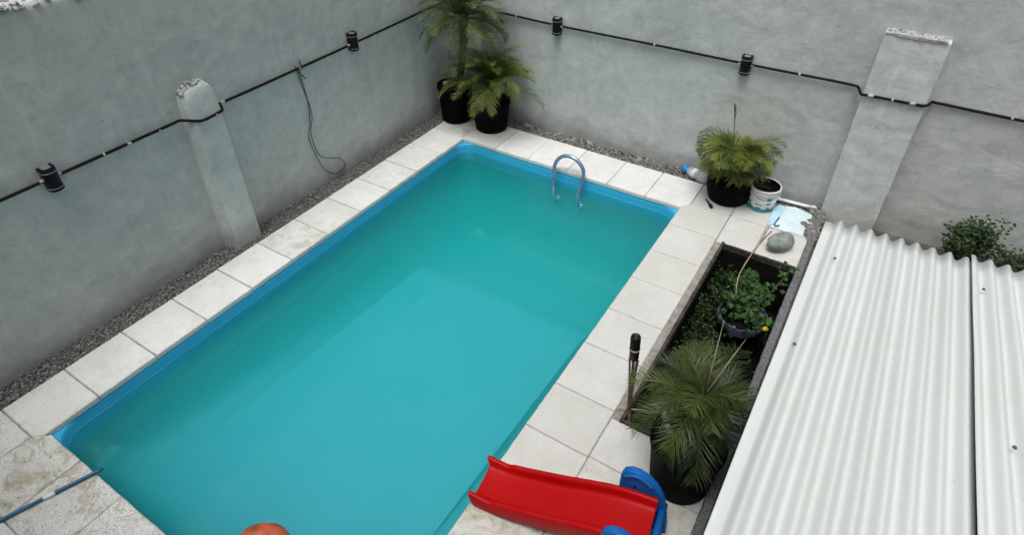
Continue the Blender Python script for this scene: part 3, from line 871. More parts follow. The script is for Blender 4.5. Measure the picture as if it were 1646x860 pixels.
# ------------------------------------------------------------------ palms
def frond_mesh(name, base, az, pitch, L, droop, pairs, leaf, seed, mat, parent, width=0.0032, spread=54, twist=0.0, name_='frond'):
    rd = random.Random(seed)
    V, F = [], []
    n = 16
    pts = []
    p = Vector(base); a = az; e = pitch
    for i in range(n + 1):
        pts.append(p.copy())
        t = i / n
        d = Vector((math.cos(e) * math.cos(a), math.cos(e) * math.sin(a), math.sin(e)))
        p = p + d * (L / n)
        e -= droop * (0.35 + 1.3 * t) / n
        a += twist / n
    tv, tf = tube_data(pts, [0.0055 * (1 - 0.8 * i / n) + 0.0008 for i in range(n + 1)], 4)
    V += tv; F += tf
    def at(t):
        s = t * n; i = min(int(s), n - 1); f = s - i
        return pts[i].lerp(pts[i + 1], f), (pts[i + 1] - pts[i]).normalized()
    up0 = Vector((0, 0, 1))
    for k in range(pairs):
        t = 0.13 + 0.87 * (k + 0.5) / pairs
        q, d = at(t)
        sd = d.cross(up0)
        if sd.length < 1e-3: sd = Vector((math.sin(az), -math.cos(az), 0))
        sd.normalize(); nu = sd.cross(d).normalized()
        prof = (math.sin(math.pi * min(1.0, 0.12 + t * 0.93)) ** 0.55) * leaf
        if t > 0.93: prof *= 0.85
        for s in (-1, 1):
            l = prof * rd.uniform(0.8, 1.15)
            ang = R(spread - 24 * t + rd.uniform(-9, 9))
            dirv = d * math.cos(ang) + sd * (s * math.sin(ang)) + nu * (0.30 + rd.uniform(-0.14, 0.14))
            dirv.normalize()
            wv = d.cross(dirv); wv = dirv.cross(wv).normalized() if wv.length > 1e-3 else nu
            w0 = width * rd.uniform(0.75, 1.2)
            g1 = Vector((0, 0, -1)) * l * rd.uniform(0.05, 0.16); g2 = Vector((0, 0, -1)) * l * rd.uniform(0.12, 0.42)
            a0 = q; a1 = q + dirv * l * 0.5 + g1; a2 = q + dirv * l + g2
            b = len(V)
            V += [a0 - wv * w0 * 0.4, a0 + wv * w0 * 0.4, a1 - wv * w0, a1 + wv * w0, a2]
            F += [(b, b + 1, b + 3, b + 2), (b + 2, b + 3, b + 4)]
    return pyd(name_, V, F, mat, parent)

def pot(parent, c, r_top, r_bot, h, mat=M_POT, soil=True, wall=0.016, shape='straight', n=44):
    c = Vector(c)
    if shape == 'bowl':
        prof = [(r_bot, 0), (r_bot * 1.10, 0.015), (r_top * 0.93, h * 0.28), (r_top * 1.0, h * 0.55), (r_top * 1.0, h * 0.8), (r_top * 0.97, h), (r_top * 0.94, h + 0.004), (r_top * 0.92, h - 0.02), (r_top * 0.9, h - 0.06)]
    else:
        prof = [(r_bot * 0.96, 0), (r_bot, 0.012), (r_bot + (r_top - r_bot) * 0.5, h * 0.5), (r_top * 0.985, h - 0.045), (r_top * 1.03, h - 0.042), (r_top * 1.03, h - 0.004), (r_top * 1.015, h), (r_top - wall, h), (r_top - wall * 1.3, h - 0.07)]
    o = lathe('pot', prof, c, mat, parent, n, 0.004)
    V, F = [], []
    rs = prof[-1][0] + 0.002
    rings_ = 8
    V.append((c.x, c.y, c.z + h - 0.045))
    for j in range(1, rings_ + 1):
        for k in range(24):
            a = 2 * math.pi * k / 24; rr = rs * j / rings_
            x, y = c.x + rr * math.cos(a), c.y + rr * math.sin(a)
            V.append((x, y, c.z + h - 0.05 + 0.014 * noise.noise((x * 14, y * 14, 0))))
    for k in range(24): F.append((0, 1 + k, 1 + (k + 1) % 24))
    for j in range(rings_ - 1):
        for k in range(24):
            a = 1 + j * 24 + k; b = 1 + j * 24 + (k + 1) % 24
            F.append((a, a + 24, b + 24, b))
    pyd('soil', V, F, M_SOIL, parent, True)
    return o

def trunk(parent, pts, r0, r1):
    sp = smooth_path(pts, 10)
    rad = [(r0 + (r1 - r0) * i / (len(sp) - 1)) * (1 + 0.13 * math.sin(i * 1.9) + random.uniform(-0.06, 0.06)) for i in range(len(sp))]
    V, F = tube_data(sp, rad, 12)
    b0 = len(sp)
    # leaf-base stubs
    for i in range(2, len(sp) - 1):
        for k in range(3):
            a = i * 2.4 + k * 2.1
            d = Vector((math.cos(a), math.sin(a), 0.9)).normalized()
            p = sp[i] + Vector((math.cos(a), math.sin(a), 0)) * rad[i] * 0.8
            tv, tf = tube_data([p, p + d * 0.03], [0.011, 0.004], 4)
            o = len(V); V += tv; F += [tuple(o + q for q in f) for f in tf]
    return pyd('trunk', V, F, M_TRUNK, parent, False)

# tall palm in the corner
tp = empty('potted_palm', (-0.40, 0.40, 0.0)); tag(tp, 'tall palm with a leaning dark trunk in a black pot in the wall corner', 'palm')
pot(tp, (-0.405, 0.415, 0.002), 0.24, 0.20, 0.52)
trunk(tp, [(-0.335, 0.39, 0.44), (-0.26, 0.36, 0.72), (-0.17, 0.33, 1.05), (-0.13, 0.31, 1.40), (-0.11, 0.30, 1.58)], 0.042, 0.055)
V, F = [], []; chunk((V, F), (-0.555, 0.40, 0.50), (0.035, 0.035, 0.03), 2)
pyd('pebble', V, F, M_PEBBLE, tp, True)
hc = Vector((-0.11, 0.30, 1.58))
for k in range(58):
    az = k * 2.39996 + random.uniform(-0.2, 0.2)
    t = (k + 0.5) / 58
    pitch = R(80 - 98 * t + random.uniform(-6, 6))
    L = random.uniform(0.58, 0.74)
    # keep clear of the two walls
    reach = hc + Vector((math.cos(az), math.sin(az), 0)) * L
    if reach.y > 0.80 or reach.x < -0.74: L *= 0.80
    frond_mesh('f', hc + Vector((0, 0, 0.02 - 0.12 * t)), az, pitch, L, 1.35 + random.uniform(-0.2, 0.3), 44, 0.19, k, M_FROND_D if k % 3 else M_FROND, tp)

# lower palm in front of it
sp_ = empty('potted_palm', (0.16, 0.44, 0)); tag(sp_, 'short arching palm in a black pot leaning against the tall corner palm', 'palm')
pot(sp_, (0.16, 0.45, 0.002), 0.262, 0.215, 0.42)
hc = Vector((0.19, 0.43, 0.60))
trunk(sp_, [(0.16, 0.45, 0.36), (0.18, 0.44, 0.46), hc], 0.06, 0.05)
for k in range(60):
    az = k * 2.39996 + random.uniform(-0.2, 0.2)
    t = (k + 0.5) / 60
    pitch = R(88 - 66 * t + random.uniform(-6, 6))
    L = random.uniform(0.66, 0.86)
    dx = math.cos(az); dy = math.sin(az)
    if dy > 0.2: L *= 0.72; pitch = max(pitch, R(50))
    if dx > 0.4: L *= 1.16
    frond_mesh('f', hc, az, pitch, L, 1.75 + random.uniform(-0.2, 0.3), 46, 0.19, 100 + k, M_FROND if k % 3 else M_FROND_Y, sp_)
for k, az in enumerate((R(-78), R(-62), R(-170))):
    frond_mesh('f', hc - Vector((0, 0, 0.05)), az, R(8), 0.42, 1.5, 26, 0.10, 150 + k, M_DEAD, sp_, name_='dry_frond')

# bushy palm in the round bowl by the back wall
bp_ = empty('potted_palm', (3.42, 0.43, 0)); tag(bp_, 'bushy yellow-green palm in a low round black pot beside the paint bucket', 'palm')
pot(bp_, (3.43, 0.46, 0.002), 0.262, 0.20, 0.30, shape='bowl')
hc = Vector((3.43, 0.455, 0.42))
trunk(bp_, [(3.43, 0.46, 0.24), (3.43, 0.457, 0.30), hc], 0.07, 0.06)
for k in range(84):
    az = k * 2.39996 + random.uniform(-0.2, 0.2)
    t = (k + 0.5) / 84
    pitch = R(89 - 42 * t + random.uniform(-6, 6))
    L = random.uniform(0.68, 0.80) * (1 - 0.48 * t)
    dx = math.cos(az); dy = math.sin(az)
    if dy > 0.15: L *= 0.62; pitch = max(pitch, R(74))
    frond_mesh('f', hc + Vector((dx, dy, 0)) * 0.03, az, pitch, L, 2.45 + 0.5 * t + random.uniform(-0.3, 0.5), 50, 0.19, 200 + k, M_FROND_Y if k % 3 else M_FROND, bp_)
spk = smooth_path([(3.40, 0.44, 0.4), (3.36, 0.42, 0.75), (3.32, 0.40, 1.02), (3.29, 0.39, 1.16)], 5)
tube('spear_leaf', spk, 0.004, M_STEM, bp_, 5)
frond_mesh('f', (3.33, 0.40, 0.98), R(170), R(78), 0.20, 0.1, 12, 0.07, 260, M_FROND_D, bp_, spread=20, name_='spear_tip')

# palm at the front of the planter
fp = empty('potted_palm', (4.19, -3.19, 0)); tag(fp, 'wide dark green palm in a big black pot behind the red slide', 'palm')
pot(fp, (4.185, -3.215, 0.002), 0.245, 0.205, 0.46)
hc = Vector((4.19, -3.12, 0.80))
trunk(fp, [(4.185, -3.215, 0.40), (4.19, -3.18, 0.58), hc], 0.07, 0.055)
for k in range(30):
    az = k * 2.39996 + random.uniform(-0.2, 0.2)
    t = (k + 0.5) / 30
    pitch = R(64 - 76 * t + random.uniform(-6, 6))
    L = random.uniform(0.46, 0.58)
    dx = math.cos(az)
    if dx > 0.3: L *= 0.62
    if dx < -0.5: L *= 0.95
    if dx < -0.2 and math.sin(az) > -0.2: L *= 0.78
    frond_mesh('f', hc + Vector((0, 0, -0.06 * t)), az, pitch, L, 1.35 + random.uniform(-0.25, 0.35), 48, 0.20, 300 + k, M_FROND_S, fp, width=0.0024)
for k, (az, pt, L) in enumerate(((R(100), R(66), 0.52), (R(62), R(58), 0.46), (R(120), R(74), 0.42))):
    b = hc + Vector((0, 0, 0.02)); d = Vector((math.cos(pt) * math.cos(az), math.cos(pt) * math.sin(az), math.sin(pt)))
    tube('spear_leaf', [b, b + d * L * 0.5 + Vector((0, 0, 0.01)), b + d * L], [0.006, 0.0045, 0.001], M_STICK if k < 2 else M_STEM, fp, 5)
V, F = [], []
for k in range(46):
    chunk((V, F), (4.075 + random.gauss(0, 0.04), -3.10 + random.gauss(0, 0.03), 0.80 + random.gauss(0, 0.015)), (0.007, 0.014, 0.006))
pyd('flower_stalk', V, F, M_FLOWER, fp)
for q in ((3.985, -3.13, 0.47, .035), (4.01, -3.07, 0.45, .03), (4.03, -3.19, 0.45, .028), (4.22, -3.06, .46, .035), (4.28, -3.07, .46, .04), (4.19, -3.04, 0.45, .03)):
    V, F = [], []; chunk((V, F), q[:3], (q[3], q[3] * .9, q[3] * .7), 2); pyd('pebble', V, F, M_PEBBLE, fp, True)

# ------------------------------------------------------------------ vine in a pot inside the planter
def leaf_shape(V, F, p, nrm, d, s, lobes=True):
    nrm = nrm.normalized(); d = (d - nrm * d.dot(nrm)).normalized(); sdv = nrm.cross(d)
    outl = [(0, 0), (0.25, 0.42), (0.05, 0.62), (0.48, 0.46), (0.62, 0.62), (0.72, 0.30), (1.05, 0.0)] if lobes else [(0, 0), (0.25, 0.22), (0.6, 0.26), (1.0, 0.0)]
    b = len(V); pts = outl + [(x, -y) for x, y in reversed(outl[1:-1])]
    c = p + d * s * 0.45 - nrm * s * 0.10
    V.append(c)
    for x, y in pts: V.append(p + d * (x * s) + sdv * (y * s) + nrm * (0.10 * s * math.sin(3 * x)))
    n = len(pts)
    for i in range(n): F.append((b, b + 1 + i, b + 1 + (i + 1) % n))
vp = empty('potted_vine', (4.10, -1.12, -0.6)); tag(vp, 'leafy green vine in a dark pot wrapped in torn plastic inside the planter', 'vine')
lathe('pot', [(0.16, -0.62), (0.165, -0.60), (0.20, -0.35), (0.225, -0.19), (0.215, -0.185), (0.20, -0.21), (0.19, -0.25)], (4.10, -1.14, 0), M_POT, vp, 36)
lathe('soil', [(0.19, -0.26), (0.1, -0.235), (0.02, -0.23)], (4.10, -1.14, 0), M_SOIL, vp, 24)
V, F = [], []
n = 60
for j, (r, z) in enumerate(((0.19, -0.26), (0.205, -0.20), (0.222, -0.175), (0.240, -0.185), (0.243, -0.22), (0.236, -0.265))):
    for k in range(n):
        a = 2 * math.pi * k / n
        rr = r + (0.034 * noise.noise((math.cos(a) * 5, math.sin(a) * 5, j * 0.7))) * (j > 0)
        zz = z + 0.05 * noise.noise((math.cos(a) * 6, math.sin(a) * 6, 4 + j * 0.5)) * (1 + 0.6 * (j > 3))
        V.append((4.10 + rr * math.cos(a), -1.14 + rr * math.sin(a), zz))
for j in range(5):
    for k in range(n):
        k2 = (k + 1) % n; F.append((j * n + k, j * n + k2, (j + 1) * n + k2, (j + 1) * n + k))
pyd('torn_plastic_cover', V, F, M_BAG, vp, True)
stems = [[(4.10, -1.14, -0.23), (4.06, -1.10, -0.10), (4.03, -0.98, 0.02), (4.00, -0.86, 0.08)], [(4.12, -1.14, -0.23), (4.12, -0.98, -0.10), (4.08, -0.78, -0.10), (4.04, -0.62, -0.12)],
         [(4.08, -1.15, -0.23), (3.97, -1.12, -0.12), (3.92, -1.08, -0.09)], [(4.12, -1.12, -0.23), (4.22, -1.0, -0.05), (4.31, -0.80, 0.08), (4.35, -0.66, 0.16)],
         [(4.13, -1.16, -0.23), (4.22, -1.2, -0.14), (4.28, -1.22, -0.16)], [(4.1, -1.1, -0.23), (4.02, -0.9, -0.2), (3.93, -0.72, -0.24), (3.9, -0.6, -0.3)], [(4.1, -1.1, -0.23), (4.16, -0.9, -0.2), (4.2, -0.72, -0.2)]]
lv, lf = [], []
for i, s in enumerate(stems):
    sp = smooth_path(s, 8)
    tube('stem', sp, 0.004, M_STEM, vp, 5)
    for p in sp[2:]:
        for q in range(3 if i != 3 else 2):
            off = Vector((random.gauss(0, 0.035), random.gauss(0, 0.035), random.gauss(0.01, 0.02)))
            nn = Vector((random.gauss(0, 0.45), random.gauss(-0.25, 0.45), 1)); dd = Vector((random.gauss(0, 1), random.gauss(0, 1), -0.2))
            leaf_shape(lv, lf, p + off, nn, dd, random.uniform(0.035, 0.075) * (0.7 if i == 3 else 1))
for k in range(34):
    p = Vector((4.10 + random.gauss(0, 0.09), -1.13 + random.gauss(0, 0.09), -0.20 + random.uniform(0, 0.06)))
    leaf_shape(lv, lf, p, Vector((random.gauss(0, 0.5), random.gauss(-0.2, 0.5), 1)), Vector((random.gauss(0, 1), random.gauss(0, 1), 0)), random.uniform(0.03, 0.06))
pyd('foliage', lv, lf, M_VINE, vp)['kind'] = 'stuff'

# weeds
wv, wf = [], []
for k in range(2200):
    y = random.uniform(-2.9, -0.55); x = random.gauss(3.84 + 0.05 * math.sin(y * 3), 0.12)
    if not (3.68 < x < 4.36): continue
    if (x - 4.10) ** 2 + (y + 1.14) ** 2 < 0.09: continue
    h = random.uniform(0.08, 0.46) * (1.15 if x < 3.9 else 0.6)
    z0 = -0.63
    base = Vector((x, y, z0)); lean = Vector((random.gauss(0, 0.10), random.gauss(0, 0.10), h))
    tv, tf = tube_data([base, base + lean * 0.6, base + lean], [0.0025, 0.002, 0.001], 3, False)
    o = len(wv); wv += tv; wf += [tuple(o + q for q in f) for f in tf]
    for q in range(7):
        t = random.uniform(0.3, 1.0)
        leaf_shape(wv, wf, base + lean * t, Vector((random.gauss(0, 0.4), random.gauss(0, 0.4), 1)), Vector((random.gauss(0, 1), random.gauss(0, 1), 0.1)), random.uniform(0.02, 0.055), False)
tag(pyd('weeds', wv, wf, M_WEED), 'dark tangled weeds growing on the floor of the planter', 'weeds', kind='stuff')

# yellow fruit with a leaf by the kerb
fr = empty('fallen_fruit', (4.345, -1.30, -0.12)); tag(fr, 'small yellow fruit with a green leaf beside the rough kerb in the planter', 'fruit')
tube('stalk', [(4.37, -1.20, -0.62), (4.36, -1.25, -0.35), (4.345, -1.29, -0.10)], 0.004, M_STEM, fr, 5)
V, F = [], []; chunk((V, F), (4.33, -1.32, -0.10), (0.03, 0.03, 0.026), 2); pyd('fruit', V, F, M_FRUIT, fr, True)
V, F = [], []; leaf_shape(V, F, Vector((4.34, -1.29, -0.08)), Vector((-0.2, -0.5, 1)), Vector((0.1, 1, 0.1)), 0.10, False); pyd('leaf', V, F, M_VINE, fr)

# canes
st = empty('garden_stake', (3.97, -0.3, 0)); tag(st, 'long thin cane leaning from the vine pot onto the tiles by the pebble', 'cane')
tube('cane', smooth_path([(4.035, -1.10, -0.24), (3.93, -0.80, -0.08), (3.955, -0.46, 0.03), (3.975, -0.25, 0.035), (3.985, 0.10, 0.012), (3.988, 0.22, 0.012)], 6), [0.006] * 31, M_STICK, st, 6)
tube('side_twig', smooth_path([(3.975, -0.26, 0.035), (3.999, -0.10, 0.02), (4.03, 0.06, 0.012)], 5), 0.004, M_CANE, st, 5)
sk = empty('dry_stick', (3.75, -2.85, 0.03)); tag(sk, 'pale dry stick lying across the corner of the planter under the torch', 'stick')
tube('stick', smooth_path([(3.585, -2.915, 0.022), (3.70, -2.865, 0.035), (3.80, -2.82, 0.036), (3.90, -2.775, 0.032)], 4), [0.006] * 13, M_STICK, sk, 6)

# bamboo torch
tq = empty('garden_torch', (3.66, -2.90, -0.6)); tag(tq, 'bamboo garden torch with black canister standing in the planter corner', 'torch')
base = Vector((3.70, -2.90, -0.62)); top = Vector((3.612, -2.86, 0.80)); ax = (top - base).normalized()
a_ = ax.cross(Vector((0, 1, 0))).normalized(); b_ = ax.cross(a_)
mid = base + ax * 0.66
tube('stake', [base, mid], [0.014, 0.016], M_CANE, tq, 8)
for k in range(6):
    an = k * math.pi / 3
    o1 = a_ * math.cos(an) + b_ * math.sin(an)
    tube('cane_split', smooth_path([mid + o1 * 0.010 - ax * 0.03, mid + o1 * 0.016 + ax * 0.25, base + ax * 1.20 + o1 * 0.034], 5), 0.0065, M_CANE, tq, 6)
def oriented(prof):
    q = ax.to_track_quat('Z', 'Y').to_matrix()
    return q
lathe('canister', [(0.022, 0.0), (0.034, 0.02), (0.037, 0.12), (0.037, 0.22), (0.033, 0.235), (0.028, 0.236), (0.026, 0.20)], base + ax * 1.19, M_BLACK, tq, 20, 0, oriented(None))
lathe('band', [(0.0385, 0.0), (0.040, 0.004), (0.040, 0.010), (0.0385, 0.014)], base + ax * 1.295, M_STICK, tq, 20, 0, oriented(None))

# ------------------------------------------------------------------ shed under the corrugated roof
shed = empty('shed', (5.3, -4.0, 0)); tag(shed, 'low shed with white corrugated roof sheets beside the planter', 'shed')
RY0, RY1 = -2.42, -5.75
def roof_z(y): return 1.90 + (RY0 - y) * 0.095
bm = bmesh.new()
for (xa, xb, ya, yb_) in ((4.53, 4.68, -5.6, -2.6), (6.3, 6.45, -5.6, -2.6), (4.68, 6.3, -2.75, -2.6)):
    vv = []
    for (x, y) in ((xa, ya), (xb, ya), (xb, yb_), (xa, yb_)):
        vv.append((bm.verts.new((x, y, -0.09)), bm.verts.new((x, y, roof_z(y) - 0.03))))
    for i in range(4):
        j = (i + 1) % 4; bm.faces.new((vv[i][0], vv[j][0], vv[j][1], vv[i][1]))
    bm.faces.new([v[1] for v in vv])
bmo('shed_wall', bm, M_PLASTER, shed)
def sheet(xa, xb, pitch, phase, zoff, lip, ya, yb_, side_skew=0.0):
    nx = int((xb - xa) / pitch * 12) + 1; ny = 26
    V, F = [], []
    for j in range(ny + 1):
        t = j / ny; y = ya + (yb_ - ya) * t
        for i in range(nx + 1):
            x = xa + (xb - xa) * i / nx
            ph = (x - xa - lip) / pitch
            amp = 0.0185
            zz = amp * math.cos(2 * math.pi * (ph + phase))
            if x < xa + lip: zz = amp * math.cos(2 * math.pi * phase) * 0.9 - 0.0 * (x - xa)
            sag = 0.003 * noise.noise((x * 2.2, y * 1.1, 3)) + 0.0015 * noise.noise((x * 9, y * 3, 8))
            ed = 0.006 * noise.noise((x * 23, 0, 5)) if j == 0 else 0
            V.append((x + side_skew * t + 0.002 * noise.noise((x * 3, y * 2, 1)), y + ed, roof_z(y) + zoff + zz + sag))
    for j in range(ny):
        for i in range(nx):
            a = j * (nx + 1) + i; F.append((a, a + nx + 1, a + nx + 2, a + 1))
    o = pyd('roof_sheet', V, F, M_ROOF, shed, True)
    so = o.modifiers.new('thickness', 'SOLIDIFY'); so.thickness = 0.0022; so.offset = -1
    return o
s1 = sheet(4.490, 5.235, 0.0785, 0.45, 0.0, 0.034, RY0, RY1, -0.018)
s2 = sheet(5.212, 6.42, 0.0785, 0.0, 0.011, 0.012, RY0 + 0.03, RY1, 0.0)
s1['label'] = 'narrower visible sheet with a flat outer lip'; s2['label'] = 'overlapping sheet whose raised edge forms the seam'
V0 = Vector((4.493, -5.890, 4.068))
def screw(parent, x, y, dz):
    z = roof_z(y) + dz
    V, F = [], []
    for r, h in ((0.0085, 0.0), (0.0085, 0.003), (0.005, 0.0035), (0.005, 0.008), (0.003, 0.009)):
        for k in range(10):
            a = 2 * math.pi * k / 10; V.append((x + r * math.cos(a), y + r * math.sin(a), z + h))
    for j in range(4):
        for k in range(10):
            k2 = (k + 1) % 10; F.append((j * 10 + k, j * 10 + k2, j * 10 + 10 + k2, j * 10 + 10 + k))
    F.append(tuple(range(40, 50)))
    pyd('screw', V, F, M_SCREW, parent)
SCREWS = [(s1, 4.593, -2.86), (s1, 4.545, -3.68), (s2, 5.262, -2.72), (s2, 5.335, -3.80), (s2, 5.7, -2.9)]
for pr_, x, y in SCREWS: screw(pr_, x, y, 0.012 if pr_ is s1 else 0.022)

# ------------------------------------------------------------------ shrubs behind the shed
def shrub(name, c, r, h, n, label, seed):
    random.seed(seed)
    o = empty(name, c); tag(o, label, 'shrub')
    V, F = [], []
    tips = []
    for k in range(16):
        a = random.uniform(0, 6.28); rr = r * math.sqrt(random.random()) * 0.9
        p = Vector(c); q = Vector((c[0] + rr * math.cos(a), c[1] + rr * math.sin(a) * 0.8, c[2] + h * random.uniform(0.7, 1.05)))
        sp = smooth_path([p, p.lerp(q, 0.5) + Vector((random.gauss(0, .03), random.gauss(0, .03), 0.04)), q], 5)
        tv, tf = tube_data(sp, [0.008 * (1 - 0.7 * i / (len(sp) - 1)) for i in range(len(sp))], 5)
        b = len(V); V += tv; F += [tuple(b + i for i in f) for f in tf]
        tips += sp[3:]
    pyd('stems', V, F, M_STEM, o)
    V, F = [], []
    for k in range(n):
        p = random.choice(tips) + Vector((random.gauss(0, 0.05), random.gauss(0, 0.05), random.gauss(0, 0.045)))
        leaf_shape(V, F, p, Vector((random.gauss(0, 0.5), random.gauss(-0.3, 0.5), 1)), Vector((random.gauss(0, 1), random.gauss(0, 1), 0)), random.uniform(0.03, 0.06), False)
    pyd('foliage', V, F, M_SHRUB, o)['kind'] = 'stuff'
shrub('leafy_shrub', (5.72, 0.50, -0.085), 0.24, 0.52, 1500, 'rounded dark green shrub rising behind the roof seam against the wall', 3)
shrub('leafy_shrub', (6.15, 0.46, -0.085), 0.26, 0.34, 1100, 'lower dark green shrub at the picture edge behind the roof', 5)
random.seed(21)

# ------------------------------------------------------------------ paint bucket
bk = empty('paint_bucket', (3.80, 0.47, 0)); tag(bk, 'white paint bucket with teal label band and black inside, by the round pot', 'bucket')
bc = (3.80, 0.475, 0.003)
lathe('body', [(0.136, 0), (0.142, 0.006), (0.150, 0.12), (0.157, 0.235), (0.164, 0.237), (0.164, 0.25), (0.158, 0.252), (0.159, 0.268), (0.170, 0.27), (0.171, 0.288), (0.166, 0.293), (0.158, 0.293), (0.1535, 0.15)], bc, M_WHITE, bk, 48)
lathe('lining', [(0.1535, 0.288), (0.150, 0.25), (0.146, 0.18), (0.10, 0.175)], bc, M_BLACK, bk, 48, cap_bottom=False)
def band(name, z0, z1, a0, a1, mat, wav=0.0, off=0.0012, n=30):
    V, F = [], []
    for k in range(n + 1):
        a = R(a0 + (a1 - a0) * k / n)
        for z in (z0, z1 + (wav * math.sin(k * 0.9) + wav * 0.6 * math.sin(k * 2.3) if wav else 0)):
            r = 0.142 + (0.157 - 0.142) * (z - 0.006) / 0.229 + off
            V.append((bc[0] + r * math.cos(a), bc[1] + r * math.sin(a), bc[2] + z))
    for k in range(n): F.append((2 * k, 2 * k + 2, 2 * k + 3, 2 * k + 1))
    return pyd(name, V, F, mat, bk)
band('label_band', 0.012, 0.065, -175, -10, M_TEAL, 0.012)
band('label_print', 0.150, 0.172, -112, -88, M_PRINT); band('label_print', 0.155, 0.166, -150, -124, M_PRINT); band('label_print', 0.10, 0.113, -108, -78, M_TEAL)
band('label_print', 0.185, 0.194, -146, -118, M_PRINT); band('label_print', 0.12, 0.20, -62, -44, M_TEAL, 0.01); band('label_print', 0.085, 0.12, -150, -128, M_TEAL, 0.006)
hpth = [(bc[0] + 0.170 * math.cos(a), bc[1] + 0.170 * math.sin(a), bc[2] + 0.245 - 0.085 * math.sin((a - R(-150)) / R(170) * math.pi)) for a in [R(-150 + 170 * k / 16) for k in range(17)]]
tube('handle', hpth, 0.004, M_WHITE, bk, 6)

# ------------------------------------------------------------------ plastic bottle, brush, sheet, pipe, pebble, rubble
bt = empty('plastic_bottle', (2.95, 0.64, 0.06)); tag(bt, 'clear plastic bottle with blue top lying against the wall by the round pot', 'bottle')
axis = (Vector((2.80, 0.72, 0.062)) - Vector((3.12, 0.60, 0.062))).normalized()
qm = axis.to_track_quat('Z', 'Y').to_matrix()
lathe('body', [(0.045, 0), (0.058, 0.012), (0.060, 0.05), (0.056, 0.06), (0.060, 0.07), (0.056, 0.12), (0.060, 0.13), (0.060, 0.22), (0.045, 0.27), (0.026, 0.30)], (3.13, 0.60, 0.064), M_CLEAR, bt, 28, 0.004, qm)
lathe('label_band', [(0.061, 0.15), (0.062, 0.155), (0.062, 0.19), (0.061, 0.195)], (3.13, 0.60, 0.064), M_SHEET, bt, 28, 0, qm)
lathe('cap', [(0.024, 0.285), (0.052, 0.30), (0.054, 0.335), (0.034, 0.345), (0.022, 0.37)], (3.13, 0.60, 0.064), plain('bright_blue_plastic', (0.02, 0.22, 0.58), 0.35), bt, 24, 0, qm)
pb = empty('paint_brush', (3.30, 0.2, 0.01)); tag(pb, 'small dark paint brush lying on the tile before the round pot', 'brush')
tube('handle', [(3.235, 0.285, 0.012), (3.275, 0.235, 0.012), (3.30, 0.205, 0.013)], [0.006, 0.009, 0.011], M_BLACK, pb, 8)
tube('bristles', [(3.298, 0.207, 0.013), (3.325, 0.172, 0.016), (3.345, 0.145, 0.014), (3.355, 0.132, 0.010)], [0.013, 0.022, 0.018, 0.006], M_CANE if False else M_BLACK, pb, 8)

ps = empty('plastic_sheet', (4.15, 0.4, 0.01)); tag(ps, 'pale blue plastic sheet lying on the tiles near the foot of the square pilaster', 'plastic sheet')
outl = [(3.968, 0.125), (4.06, 0.142), (4.13, 0.128), (4.22, 0.155), (4.30, 0.150), (4.375, 0.19), (4.385, 0.30), (4.36, 0.38), (4.385, 0.50), (4.33, 0.61), (4.25, 0.63), (4.16, 0.66), (4.06, 0.63), (3.985, 0.60), (3.945, 0.52), (3.96, 0.40), (3.95, 0.3)]
def slab(name, outl, z0, z1, mat, parent, wav=0.004):
    V, F = [], []
    pts = []
    for i in range(len(outl)):
        a, b = Vector(outl[i]), Vector(outl[(i + 1) % len(outl)])
        for k in range(4): pts.append(a.lerp(b, k / 4))
    c = sum(pts, Vector((0, 0))) / len(pts)
    n = len(pts)
    for s, dz in ((1.0, z0), (1.0, z1), (0.97, z1 + 0.001), (0.6, z1), (0.3, z1)):
        for p in pts:
            q = c + (p - c) * s
            V.append((q.x, q.y, dz + (wav * (1 + noise.noise((q.x * 7, q.y * 7, 0))) if dz > z0 else 0)))
    for r in range(4):
        for i in range(n):
            i2 = (i + 1) % n; F.append((r * n + i, r * n + i2, (r + 1) * n + i2, (r + 1) * n + i))
    F.append(tuple(range(4 * n, 5 * n)))
    return pyd(name, V, F, mat, parent)
slab('sheet', outl, 0.003, 0.0045, M_SHEET, ps, 0.003)
slab('folded_edge', [(3.972, 0.14), (4.035, 0.20), (4.055, 0.60), (3.98, 0.592), (3.945, 0.52), (3.955, 0.3)], 0.012, 0.018, M_SHEETB, ps, 0.002)
tube('hook', smooth_path([(4.04, 0.34, 0.022), (4.028, 0.24, 0.022), (4.025, 0.19, 0.022), (4.045, 0.16, 0.022), (4.075, 0.19, 0.022)], 5), 0.006, M_BLACK, ps, 6)

pp_ = empty('plastic_pipe', (4.15, 0.74, 0.02)); tag(pp_, 'white plastic pipe lying along the wall foot behind the plastic sheet', 'pipe')
tube('pipe', [(3.93, 0.70, 0.022), (4.1, 0.712, 0.022), (4.345, 0.728, 0.022)], 0.02, M_WHITE, pp_, 12)
tube('socket', [(4.30, 0.725, 0.022), (4.36, 0.73, 0.022)], 0.025, M_WHITE, pp_, 12)

sn = empty('river_stone', (4.17, -0.19, 0.0)); tag(sn, 'smooth oval grey-green stone on the tiles behind the planter', 'stone')
V = []; F = []
for v in ICO[3][0]:
    k = 1 + 0.10 * noise.noise(v * 1.5) + 0.03 * noise.noise(v * 5)
    p = Matrix.Rotation(R(58), 3, 'Z') @ Vector((v.x * 0.165 * k, v.y * 0.10 * k, v.z * 0.095 * k))
    V.append(p + Vector((4.165, -0.19, 0.09)))
F = ICO[3][1]
pyd('stone', V, F, M_STONE, sn, True)

